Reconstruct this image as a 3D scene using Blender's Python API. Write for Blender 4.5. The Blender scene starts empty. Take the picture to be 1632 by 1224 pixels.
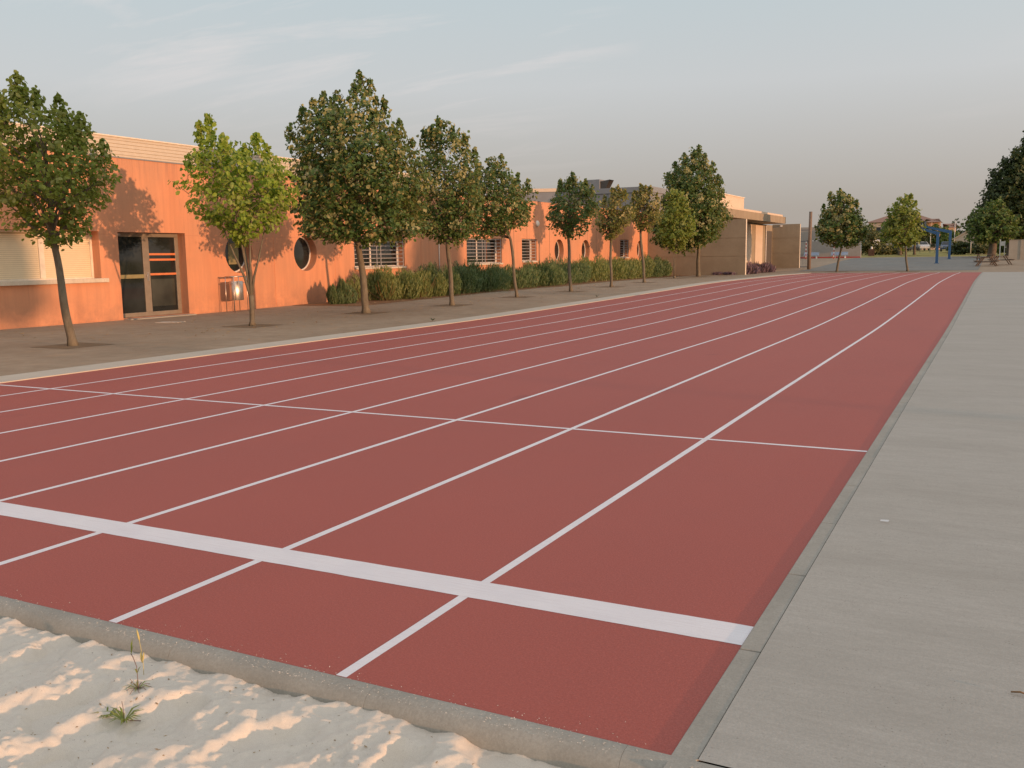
import bpy, bmesh, math, random
import numpy as np
from mathutils import Vector, Matrix, noise
R = math.radians
rng = random.Random(11)
nrg = np.random.default_rng(5)
scene = bpy.context.scene
col = scene.collection

# ---------------------------------------------------------------- camera
cd = bpy.data.cameras.new("camera")
cd.sensor_width = 36.0
cd.lens = 36.0 * 1489.305 / 1632.0
cd.clip_start = 0.05
cd.clip_end = 3000
cam = bpy.data.objects.new("camera", cd)
col.objects.link(cam)
_r = Vector((0.88912879, 0.45741441, -0.0149013)); _u = Vector((-0.04861977, 0.12678334, 0.99073816)); _f = Vector((-0.45506715, 0.88016933, -0.1349661))
cam.matrix_world = Matrix(((_r.x, _u.x, -_f.x, 0), (_r.y, _u.y, -_f.y, 0), (_r.z, _u.z, -_f.z, 1.6), (0, 0, 0, 1)))
scene.camera = cam

# ---------------------------------------------------------------- sky, sun, exposure
SUN_EL, SUN_AZ = R(4.2), R(-10.0)        # azimuth from +X towards +Y
world = bpy.data.worlds.new("World"); scene.world = world
world.use_nodes = True
wt = world.node_tree; wt.nodes.clear()
def wn(t, **k):
    n = wt.nodes.new(t)
    for a, b in k.items(): setattr(n, a, b)
    return n
wl = wt.links.new
sky = wn('ShaderNodeTexSky', sky_type='NISHITA', sun_disc=False)
sky.sun_elevation = SUN_EL; sky.sun_rotation = R(100.0)
sky.air_density = 1.0; sky.dust_density = 3.0; sky.ozone_density = 1.5; sky.altitude = 50
tc = wn('ShaderNodeTexCoord')
sep = wn('ShaderNodeSeparateXYZ'); wl(tc.outputs['Generated'], sep.inputs[0])
ramp = wn('ShaderNodeValToRGB'); wl(sep.outputs['Z'], ramp.inputs[0])
cr = ramp.color_ramp
stops = [(0.0, (3.4, 3.0, 2.65)), (0.045, (3.5, 3.15, 2.85)), (0.11, (4.15, 4.0, 3.88)), (0.17, (4.7, 4.78, 4.85)), (0.25, (4.35, 4.85, 5.05)), (0.5, (4.9, 5.1, 5.4)), (1.0, (4.8, 5.0, 5.4))]
cr.elements[0].position = 0; cr.elements[1].position = 1
for i in range(len(stops) - 2): cr.elements.new(0.5)
for e, (pz, c) in zip(cr.elements, stops):
    e.position = pz; e.color = (*[v / 10 for v in c], 1)
sc10 = wn('ShaderNodeVectorMath', operation='SCALE'); sc10.inputs['Scale'].default_value = 10.0
wl(ramp.outputs[0], sc10.inputs[0])
mixs = wn('ShaderNodeMixRGB'); mixs.inputs[0].default_value = 0.85
wl(sky.outputs[0], mixs.inputs[1]); wl(sc10.outputs[0], mixs.inputs[2])
# the sky is warmer and brighter on the side of the low sun
sdn = wn('ShaderNodeVectorMath', operation='DOT_PRODUCT'); wl(tc.outputs['Generated'], sdn.inputs[0])
sdn.inputs[1].default_value = (math.cos(SUN_EL) * math.cos(SUN_AZ), math.cos(SUN_EL) * math.sin(SUN_AZ), math.sin(SUN_EL))
gl0 = wn('ShaderNodeMapRange'); gl0.inputs['From Min'].default_value = -0.45; gl0.inputs['From Max'].default_value = 1.0; wl(sdn.outputs['Value'], gl0.inputs[0])
glp = wn('ShaderNodeMath', operation='POWER'); glp.inputs[1].default_value = 2.2; wl(gl0.outputs[0], glp.inputs[0])
gls = wn('ShaderNodeVectorMath', operation='SCALE'); gls.inputs[0].default_value = (3.5, 2.85, 2.2); wl(glp.outputs[0], gls.inputs['Scale'])
gla = wn('ShaderNodeVectorMath', operation='ADD'); wl(mixs.outputs[0], gla.inputs[0]); wl(gls.outputs[0], gla.inputs[1])
# thin cirrus on a flat layer high above
addz = wn('ShaderNodeMath', operation='ADD'); addz.inputs[1].default_value = 0.12; wl(sep.outputs['Z'], addz.inputs[0])
dx = wn('ShaderNodeMath', operation='DIVIDE'); wl(sep.outputs['X'], dx.inputs[0]); wl(addz.outputs[0], dx.inputs[1])
dy = wn('ShaderNodeMath', operation='DIVIDE'); wl(sep.outputs['Y'], dy.inputs[0]); wl(addz.outputs[0], dy.inputs[1])
cmb = wn('ShaderNodeCombineXYZ'); wl(dx.outputs[0], cmb.inputs[0]); wl(dy.outputs[0], cmb.inputs[1])
mp = wn('ShaderNodeMapping'); mp.inputs['Scale'].default_value = (0.75, 2.6, 1); mp.inputs['Rotation'].default_value = (0, 0, R(38)); wl(cmb.outputs[0], mp.inputs[0])
cn = wn('ShaderNodeTexNoise'); cn.inputs['Scale'].default_value = 1.25; cn.inputs['Detail'].default_value = 9; cn.inputs['Roughness'].default_value = 0.62; cn.inputs['Distortion'].default_value = 0.5
wl(mp.outputs[0], cn.inputs['Vector'])
mr = wn('ShaderNodeMapRange'); mr.inputs['From Min'].default_value = 0.50; mr.inputs['From Max'].default_value = 0.78; mr.inputs['To Max'].default_value = 0.65
wl(cn.outputs[0], mr.inputs[0])
cn2 = wn('ShaderNodeTexNoise'); cn2.inputs['Scale'].default_value = 0.45; cn2.inputs['Detail'].default_value = 2; wl(cmb.outputs[0], cn2.inputs['Vector'])
mr2 = wn('ShaderNodeMapRange'); mr2.inputs['From Min'].default_value = 0.42; mr2.inputs['From Max'].default_value = 0.62; cdn = wn('ShaderNodeVectorMath', operation='DOT_PRODUCT'); wl(tc.outputs['Generated'], cdn.inputs[0]); cdn.inputs[1].default_value = (-.572, .799, .185)
cdm = wn('ShaderNodeMapRange'); cdm.inputs['From Min'].default_value = 0.955; cdm.inputs['From Max'].default_value = 0.992; cdm.inputs['To Min'].default_value = -.12; cdm.inputs['To Max'].default_value = 0.14; wl(cdn.outputs['Value'], cdm.inputs[0])
cda = wn('ShaderNodeMath', operation='ADD'); wl(cn2.outputs[0], cda.inputs[0]); wl(cdm.outputs[0], cda.inputs[1]); wl(cda.outputs[0], mr2.inputs[0])
mz = wn('ShaderNodeMapRange'); mz.inputs['From Min'].default_value = 0.05; mz.inputs['From Max'].default_value = 0.16; wl(sep.outputs['Z'], mz.inputs[0])
mm = wn('ShaderNodeMath', operation='MULTIPLY'); wl(mr.outputs[0], mm.inputs[0]); wl(mr2.outputs[0], mm.inputs[1])
mm2 = wn('ShaderNodeMath', operation='MULTIPLY'); wl(mm.outputs[0], mm2.inputs[0]); wl(mz.outputs[0], mm2.inputs[1])
mixc = wn('ShaderNodeMixRGB'); mixc.inputs[2].default_value = (6.2, 5.5, 5.3, 1)
wl(mm2.outputs[0], mixc.inputs[0]); wl(gla.outputs[0], mixc.inputs[1])
bg = wn('ShaderNodeBackground'); bg.inputs['Strength'].default_value = 0.14
wl(mixc.outputs[0], bg.inputs['Color'])
wo = wn('ShaderNodeOutputWorld'); wl(bg.outputs[0], wo.inputs['Surface'])

sl = bpy.data.lights.new("sun", 'SUN'); sl.energy = 3.75; sl.angle = R(0.6); sl.color = (1.0, 0.52, 0.27)
so = bpy.data.objects.new("sun", sl); col.objects.link(so)
sd = Vector((math.cos(SUN_EL) * math.cos(SUN_AZ), math.cos(SUN_EL) * math.sin(SUN_AZ), math.sin(SUN_EL)))
so.rotation_euler = sd.to_track_quat('Z', 'Y').to_euler(); so.location = (60, -12, 30)

scene.view_settings.view_transform = 'Standard'
scene.view_settings.look = 'None'
scene.view_settings.exposure = 0.0
scene.view_settings.gamma = 1.0
scene.view_settings.use_curve_mapping = False

# ---------------------------------------------------------------- helpers
KN = [-200, 0, 8, 14, 20, 28, 36, 46, 60, 71, 80, 92, 104, 120, 150, 190, 300, 1500]
KZ = [0, 0, 0, -.007, -.019, .037, .122, .217, .179, .095, .12, .38, .7, 1.0, 1.3, 1.75, 2.2, 2.2]
_m = []
for i in range(len(KN)):
    if i in (0, len(KN) - 1): _m.append(0.0)
    else:
        a = (KZ[i] - KZ[i-1]) / (KN[i] - KN[i-1]); b = (KZ[i+1] - KZ[i]) / (KN[i+1] - KN[i])
        _m.append(0.0 if a * b <= 0 else 2 * a * b / (a + b))
def gz(Y):
    Y = max(KN[0], min(KN[-1] - 1e-6, Y))
    for i in range(len(KN) - 1):
        if Y < KN[i+1]: break
    h = KN[i+1] - KN[i]; t = (Y - KN[i]) / h
    return ((2*t**3 - 3*t*t + 1) * KZ[i] + (t**3 - 2*t*t + t) * h * _m[i] + (-2*t**3 + 3*t*t) * KZ[i+1] + (t**3 - t*t) * h * _m[i+1])

class MB:
    def __init__(s): s.v = []; s.f = []; s.m = []; s.sm = []
    def add(s, vs, fs, m=0, smooth=False):
        b = len(s.v); s.v += [tuple(v) for v in vs]; s.f += [tuple(b + i for i in f) for f in fs]
        s.m += [m] * len(fs); s.sm += [smooth] * len(fs); return s
    def box(s, x0, y0, z0, x1, y1, z1, m=0):
        if x0 > x1: x0, x1 = x1, x0
        if y0 > y1: y0, y1 = y1, y0
        if z0 > z1: z0, z1 = z1, z0
        return s.add([(x0,y0,z0),(x1,y0,z0),(x1,y1,z0),(x0,y1,z0),(x0,y0,z1),(x1,y0,z1),(x1,y1,z1),(x0,y1,z1)],
              [(0,3,2,1),(4,5,6,7),(0,1,5,4),(1,2,6,5),(2,3,7,6),(3,0,4,7)], m)
    def tube(s, pts, rad, n=8, m=0, cap=True, smooth=True):
        pts = [Vector(p) for p in pts]
        if not hasattr(rad, '__len__'): rad = [rad] * len(pts)
        vs = []; N = len(pts)
        up = Vector((0.13, 0.31, 0.94)).normalized()
        for i, p in enumerate(pts):
            d = (pts[min(i+1, N-1)] - pts[max(i-1, 0)]).normalized()
            a = d.cross(up)
            if a.length < .1: a = d.cross(Vector((1, 0, 0)))
            a.normalize(); b = d.cross(a)
            for k in range(n):
                t = 2 * math.pi * k / n
                vs.append(p + (a * math.cos(t) + b * math.sin(t)) * rad[i])
        fs = [(i*n + k, i*n + (k+1) % n, (i+1)*n + (k+1) % n, (i+1)*n + k) for i in range(N-1) for k in range(n)]
        s.add(vs, fs, m, smooth)
        if cap:
            b = len(s.v) - len(vs)
            s.f += [tuple(b + k for k in range(n))[::-1], tuple(b + (N-1)*n + k for k in range(n))]; s.m += [m, m]; s.sm += [False, False]
        return s
    def build(s, name, mat, parent=None, bevel=0, flip=False):
        me = bpy.data.meshes.new(name); me.from_pydata(s.v, [], s.f); me.update()
        for mt in (mat if isinstance(mat, (list, tuple)) else [mat]): me.materials.append(mt)
        me.polygons.foreach_set('material_index', s.m); me.polygons.foreach_set('use_smooth', s.sm)
        bm = bmesh.new(); bm.from_mesh(me); bmesh.ops.recalc_face_normals(bm, faces=bm.faces); bm.to_mesh(me); bm.free()
        o = bpy.data.objects.new(name, me); col.objects.link(o)
        if parent is not None: o.parent = parent
        if bevel:
            b = o.modifiers.new('bevel', 'BEVEL'); b.width = bevel; b.segments = 2; b.limit_method = 'ANGLE'
        return o
def empty(name, loc=(0, 0, 0), rz=0):
    o = bpy.data.objects.new(name, None); col.objects.link(o); o.location = loc; o.rotation_euler = (0, 0, rz); o.empty_display_size = .2
    return o
def tag(o, label=None, cat=None, group=None, kind=None):
    if label: o['label'] = label
    if cat: o['category'] = cat
    if group: o['group'] = group
    if kind: o['kind'] = kind
    return o
def struct(o, label=None): o['kind'] = 'structure'; 
def grid_sheet(name, x0, x1, ys, dz, mat, nx=1):
    vs = []; fs = []
    for y in ys:
        for i in range(nx + 1): vs.append((x0 + (x1 - x0) * i / nx, y, gz(y) + dz))
    for j in range(len(ys) - 1):
        for i in range(nx):
            a = j * (nx + 1) + i; fs.append((a, a + 1, a + nx + 2, a + nx + 1))
    return MB().add(vs, fs, 0, True).build(name, mat)
def frange(a, b, s):
    n = max(1, int(round((b - a) / s))); return [a + (b - a) * i / n for i in range(n + 1)]
def raw_mesh(name, V, F, mat, parent=None, smooth=False):
    """V (n,3) array, F (m,k) array of equal-size faces."""
    me = bpy.data.meshes.new(name); n, k = len(F), F.shape[1]
    me.vertices.add(len(V)); me.vertices.foreach_set('co', V.astype(np.float32).ravel())
    me.loops.add(n * k); me.loops.foreach_set('vertex_index', F.astype(np.int32).ravel())
    me.polygons.add(n); me.polygons.foreach_set('loop_start', np.arange(0, n * k, k, dtype=np.int32))
    me.polygons.foreach_set('use_smooth', np.full(n, smooth)); me.update(calc_edges=True); me.validate()
    for mt in (mat if isinstance(mat, (list, tuple)) else [mat]): me.materials.append(mt)
    o = bpy.data.objects.new(name, me); col.objects.link(o)
    if parent is not None: o.parent = parent
    return o

# ---------------------------------------------------------------- materials
class NT:
    def __init__(s, name):
        s.mat = bpy.data.materials.new(name); s.mat.use_nodes = True; s.t = s.mat.node_tree
        s.b = s.t.nodes['Principled BSDF']; s.out = s.t.nodes['Material Output']
        s.tc = s.t.nodes.new('ShaderNodeTexCoord')
    def n(s, t, **k):
        x = s.t.nodes.new(t)
        for a, b in k.items(): setattr(x, a, b)
        return x
    def l(s, a, b): s.t.links.new(a, b)
    def noise(s, scale, detail=4, rough=.55, stretch=None, dist=0.0):
        x = s.n('ShaderNodeTexNoise'); x.inputs['Scale'].default_value = scale; x.inputs['Detail'].default_value = detail; x.inputs['Roughness'].default_value = rough; x.inputs['Distortion'].default_value = dist
        if stretch:
            m = s.n('ShaderNodeMapping'); m.inputs['Scale'].default_value = stretch; s.l(s.tc.outputs['Object'], m.inputs[0]); s.l(m.outputs[0], x.inputs['Vector'])
        else: s.l(s.tc.outputs['Object'], x.inputs['Vector'])
        return x.outputs[0]
    def rng(s, v, a, b, c=0., d=1.):
        x = s.n('ShaderNodeMapRange'); s.l(v, x.inputs[0])
        for i, q in zip(('From Min', 'From Max', 'To Min', 'To Max'), (a, b, c, d)): x.inputs[i].default_value = q
        return x.outputs[0]
    def mix(s, f, a, b, mode='MIX'):
        x = s.n('ShaderNodeMixRGB', blend_type=mode)
        for i, q in zip((0, 1, 2), (f, a, b)):
            if isinstance(q, (int, float)): x.inputs[i].default_value = q if i == 0 else (q, q, q, 1)
            elif isinstance(q, tuple): x.inputs[i].default_value = (*q[:3], 1)
            else: s.l(q, x.inputs[i])
        return x.outputs[0]
    def math(s, op, a, b=0.):
        x = s.n('ShaderNodeMath', operation=op)
        for i, q in enumerate((a, b)):
            if isinstance(q, (int, float)): x.inputs[i].default_value = q
            else: s.l(q, x.inputs[i])
        return x.outputs[0]
    def base(s, c, rough=.8, spec=.3, metal=0.):
        if isinstance(c, tuple): s.b.inputs['Base Color'].default_value = (*c[:3], 1)
        else: s.l(c, s.b.inputs['Base Color'])
        if isinstance(rough, (int, float)): s.b.inputs['Roughness'].default_value = rough
        else: s.l(rough, s.b.inputs['Roughness'])
        s.b.inputs['Specular IOR Level'].default_value = spec; s.b.inputs['Metallic'].default_value = metal
        return s
    def bump(s, h, strength=.3, dist=.01):
        x = s.n('ShaderNodeBump'); x.inputs['Strength'].default_value = strength; x.inputs['Distance'].default_value = dist
        s.l(h, x.inputs['Height']); s.l(x.outputs[0], s.b.inputs['Normal']); return s
def simple(name, c, rough=.6, spec=.4, metal=0., var=.12, scale=6.):
    m = NT(name); v = m.rng(m.noise(scale, 5), .25, .75, 1 - var, 1 + var)
    m.base(m.mix(1.0, c, v, 'MULTIPLY'), rough, spec, metal); return m.mat

def mk_track():
    m = NT('red_rubber')
    g = m.rng(m.noise(260, 2, .8), .3, .7); g2 = m.rng(m.noise(700, 1, .8), .3, .7)
    big = m.rng(m.noise(.35, 5, .6, (1.0, 0.45, 1)), .3, .7); mid = m.rng(m.noise(2.2, 5, .65), .3, .7)
    band = m.rng(m.noise(.22, 3, .5, (0.12, 1.4, 1)), .35, .65)
    g = m.rng(m.noise(120, 4, .9), .40, .60)
    c = m.mix(g, (.25, .040, .027), (.50, .124, .090))
    sp = m.rng(m.noise(75, 2, .7), .60, .68); c = m.mix(m.math('MULTIPLY', sp, .35), c, (.52, .19, .15))
    c = m.mix(m.math('MULTIPLY', g2, .35), c, (.22, .045, .035)); mo = m.rng(m.noise(62, 4, .85), .44, .56); c = m.mix(m.math('MULTIPLY', mo, .42), c, (.235, .062, .052)); ml = m.rng(m.noise(85, 3, .8, (1.3, 1, 1)), .54, .62); c = m.mix(m.math('MULTIPLY', ml, .30), c, (.56, .18, .14))
    c = m.mix(m.math('MULTIPLY', big, .35), c, (.46, .108, .076))
    c = m.mix(m.math('MULTIPLY', band, .28), c, (.34, .088, .068))
    c = m.mix(m.math('MULTIPLY', mid, .22), c, (.40, .085, .06))
    # a few darker damp stains
    st = m.rng(m.noise(.9, 2, .4), .70, .76); c = m.mix(m.math('MULTIPLY', st, .35), c, (.2, .045, .04))
    m.base(c, .72, .5); m.bump(m.mix(.5, m.noise(90, 3, .8), m.noise(300, 2, .7)), .55, .004); return m.mat
def mk_line():
    m = NT('white_line_paint')
    w = m.rng(m.noise(320, 2, .8), .62, .72); s = m.rng(m.noise(42, 4, .75, (0.07, 2.4, 1)), .50, .66)
    c = m.mix(m.rng(m.noise(3, 4), .3, .7), (.74, .72, .74), (.80, .78, .79))
    c = m.mix(m.math('MULTIPLY', w, .55), c, (.45, .25, .24)); c = m.mix(m.math('MULTIPLY', s, .30), c, (.56, .50, .50))
    m.base(c, .75, .3); m.bump(m.noise(400, 2, .7), .4, .003); return m.mat
def mk_conc(name, a, b, speck=.5, scale=1.0, streak=(1, 1, 1), bumpy=.25, sp=(.14, .12, .1)):
    m = NT(name)
    big = m.rng(m.noise(.5*scale, 6, .6, streak), .3, .7); mid = m.rng(m.noise(5*scale, 6, .65, streak), .3, .7); fine = m.rng(m.noise(120, 3, .75), .3, .7)
    c = m.mix(big, a, b); c = m.mix(m.math('MULTIPLY', mid, .4), c, tuple(v * .78 for v in a)); c = m.mix(m.math('MULTIPLY', fine, .38), c, tuple(min(1, v * 1.3) for v in b))
    v = m.n('ShaderNodeTexVoronoi'); v.inputs['Scale'].default_value = 55; m.l(m.tc.outputs['Object'], v.inputs['Vector'])
    k = m.rng(v.outputs['Distance'], .08, .2, 1, 0); k2 = m.rng(m.noise(9, 3), .52, .62); k = m.math('MULTIPLY', k, k2)
    c = m.mix(m.math('MULTIPLY', k, speck), c, sp)
    br = m.rng(m.noise(34, 4, .8, (.16, 1.5, 1)), .42, .60); c = m.mix(m.math('MULTIPLY', br, .22 if bumpy > .3 else 0.0), c, tuple(v * .74 for v in a))
    ag = m.rng(m.noise(70, 3, .9), .40, .60); c = m.mix(m.math('MULTIPLY', ag, .30), c, tuple(v * .72 for v in a))
    pt = m.rng(m.noise(1.1*scale, 6, .7, streak), .45, .62); c = m.mix(m.math('MULTIPLY', pt, .28), c, tuple(v * .80 for v in a))
    m.base(c, .88, .25); m.bump(m.mix(.4, m.noise(90, 4, .7), m.noise(14*scale, 4, .6, streak)), bumpy, .006); return m.mat
def mk_asphalt(name, a, b):
    m = NT(name)
    v = m.n('ShaderNodeTexVoronoi'); v.inputs['Scale'].default_value = 90; m.l(m.tc.outputs['Object'], v.inputs['Vector'])
    st = m.rng(v.outputs['Color'], .2, .8) if False else m.rng(m.noise(130, 3, .8), .3, .7)
    big = m.rng(m.noise(.45, 6, .62), .35, .65); mid = m.rng(m.noise(2.6, 5, .65), .35, .7)
    c = m.mix(st, a, b); c = m.mix(m.math('MULTIPLY', big, .45), c, tuple(x * 1.25 for x in b)); c = m.mix(m.math('MULTIPLY', mid, .4), c, (a[0]*.75, a[1]*.66, a[2]*.58))
    st = m.rng(m.noise(1.1, 5, .7, (1.6, .6, 1)), .55, .68); c = m.mix(m.math('MULTIPLY', st, .38), c, (b[0]*1.15, b[1]*.92, b[2]*.72))
    m.base(c, .9, .25); m.bump(m.noise(110, 3, .7), .6, .008); return m.mat
def mk_sand():
    m = NT('pale_sand')
    g = m.rng(m.noise(420, 2, .8), .3, .7); b = m.rng(m.noise(3.5, 5, .6), .3, .7)
    c = m.mix(g, (.61, .55, .46), (.81, .745, .64)); c = m.mix(m.math('MULTIPLY', b, .3), c, (.60, .54, .47))
    k = m.rng(m.noise(60, 2, .6), .72, .76); c = m.mix(m.math('MULTIPLY', k, .7), c, (.16, .11, .08))
    k = m.rng(m.noise(95, 2, .6), .73, .77); c = m.mix(m.math('MULTIPLY', k, .6), c, (.45, .2, .13))
    m.base(c, .95, .15); m.bump(m.mix(.4, m.noise(240, 3, .8), m.noise(60, 5, .75)), .7, .006); return m.mat
def mk_orange():
    m = NT('orange_render_wall')
    s1 = m.rng(m.noise(1.4, 6, .65, (1, 1.6, .13)), .35, .7); s2 = m.rng(m.noise(6, 6, .7, (1, 1.3, .07)), .4, .7); bl = m.rng(m.noise(.55, 5, .6), .4, .68)
    c = m.mix(s1, (.69, .32, .175), (.58, .265, .145)); c = m.mix(m.math('MULTIPLY', s2, .40), c, (.46, .20, .12)); c = m.mix(m.math('MULTIPLY', bl, .6), c, (.46, .255, .16))
    # formwork lines every 1.2 m of height and dirt splashed low on the wall
    sp = m.n('ShaderNodeSeparateXYZ'); m.l(m.tc.outputs['Object'], sp.inputs[0])
    low = m.rng(sp.outputs['Z'], .05, .85, 1, 0); dn = m.rng(m.noise(2.3, 6, .7), .38, .68)
    c = m.mix(m.math('MULTIPLY', m.math('MULTIPLY', low, dn), .85), c, (.33, .18, .12))
    top = m.rng(sp.outputs['Z'], 3.5, 4.5); tn = m.rng(m.noise(4, 5, .7, (1, 2.2, .1)), .5, .68)
    c = m.mix(m.math('MULTIPLY', m.math('MULTIPLY', top, tn), .75), c, (.36, .19, .13))
    run = m.rng(m.noise(9, 6, .8, (1, 1.1, .035)), .56, .70); mask = m.rng(m.noise(.8, 3, .5), .45, .6)
    c = m.mix(m.math('MULTIPLY', m.math('MULTIPLY', run, mask), .55), c, (.34, .17, .11))
    gr = m.rng(m.noise(160, 3, .7), .3, .7, .9, 1.08); c = m.mix(1.0, c, gr, 'MULTIPLY')
    ln = m.math('PINGPONG', m.math('ADD', sp.outputs['Z'], -.02), 1.18); ln = m.rng(ln, 0, .012, 1, 0)
    c = m.mix(m.math('MULTIPLY', ln, .35), c, (.34, .14, .08))
    m.base(c, .85, .25); m.bump(m.mix(.35, m.noise(70, 4, .7), m.noise(7, 4, .6)), .25, .01); return m.mat
def mk_leaf(name, top, top2, back, backamt=.8, trans=.25):
    m = NT(name)
    g = m.n('ShaderNodeNewGeometry'); r = g.outputs['Random Per Island']
    cl = m.rng(m.noise(1.6, 2), .35, .65)
    c = m.mix(r, top, top2); c = m.mix(m.math('MULTIPLY', cl, .35), c, top2)
    old = m.rng(r, .95, 1.0); c = m.mix(m.math('MULTIPLY', old, .6), c, (.30, .22, .05))
    bc = m.mix(m.rng(m.noise(3.1, 2), .4, .6), back, tuple(v * .8 for v in back))
    c = m.mix(m.math('MULTIPLY', g.outputs['Backfacing'], backamt), c, bc)
    m.base(c, .5, .35)
    tr = m.n('ShaderNodeBsdfTranslucent'); m.l(m.mix(1.0, c, (1.3, 1.5, .55), 'MULTIPLY'), tr.inputs[0])
    mx = m.n('ShaderNodeMixShader'); mx.inputs[0].default_value = trans
    m.l(m.b.outputs[0], mx.inputs[1]); m.l(tr.outputs[0], mx.inputs[2]); m.l(mx.outputs[0], m.out.inputs[0]); return m.mat
def mk_bark(name, a, b):
    m = NT(name); s = m.rng(m.noise(14, 5, .65, (1, 1, .25)), .3, .7); s2 = m.rng(m.noise(5, 3), .4, .7)
    c = m.mix(s, a, b); c = m.mix(m.math('MULTIPLY', s2, .35), c, (.2, .2, .15)); m.base(c, .9, .2); m.bump(m.noise(30, 4, .7, (1, 1, .2)), .6, .02); return m.mat
def mk_glass(name, c=(.018, .022, .022), rough=.04):
    m = NT(name); v = m.rng(m.noise(1.3, 2), .3, .7, .6, 1.5); m.base(m.mix(1.0, c, v, 'MULTIPLY'), rough, .5); return m.mat
def mk_steel(name, c=(.62, .56, .50), rough=.38):
    m = NT(name); v = m.noise(40, 3, .6, (1, 1, .05)); m.base(c, m.rng(v, .3, .7, rough * .7, rough * 1.4), .5, 1.0); return m.mat
def mk_grass():
    m = NT('dry_grass'); a = m.rng(m.noise(.3, 6, .65), .35, .65); b = m.rng(m.noise(8, 4, .7), .3, .7)
    c = m.mix(a, (.36, .31, .11), (.26, .25, .075)); c = m.mix(m.math('MULTIPLY', b, .5), c, (.27, .23, .10)); m.base(c, .95, .1); m.bump(m.noise(30, 4, .7), .8, .03); return m.mat
def mk_formwork():
    m = NT('board_marked_concrete')
    sp = m.n('ShaderNodeSeparateXYZ'); m.l(m.tc.outputs['Object'], sp.inputs[0])
    a = m.rng(m.noise(.8, 6, .65), .3, .7); s = m.rng(m.noise(3, 5, .7, (1.5, 1.5, .12)), .45, .7)
    top = m.rng(sp.outputs['Z'], 2.6, 4.1)
    c = m.mix(a, (.27, .22, .155), (.34, .285, .205)); c = m.mix(m.math('MULTIPLY', m.math('MULTIPLY', s, top), .55), c, (.20, .16, .12))
    low = m.rng(sp.outputs['Z'], .1, .8, 1, 0); c = m.mix(m.math('MULTIPLY', low, .3), c, (.25, .2, .14))
    gr = m.rng(m.noise(40, 4, .7), .3, .7, .9, 1.1); c = m.mix(1.0, c, gr, 'MULTIPLY')
    m.base(c, .9, .2); m.bump(m.noise(25, 4, .7), .25, .01); return m.mat

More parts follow.
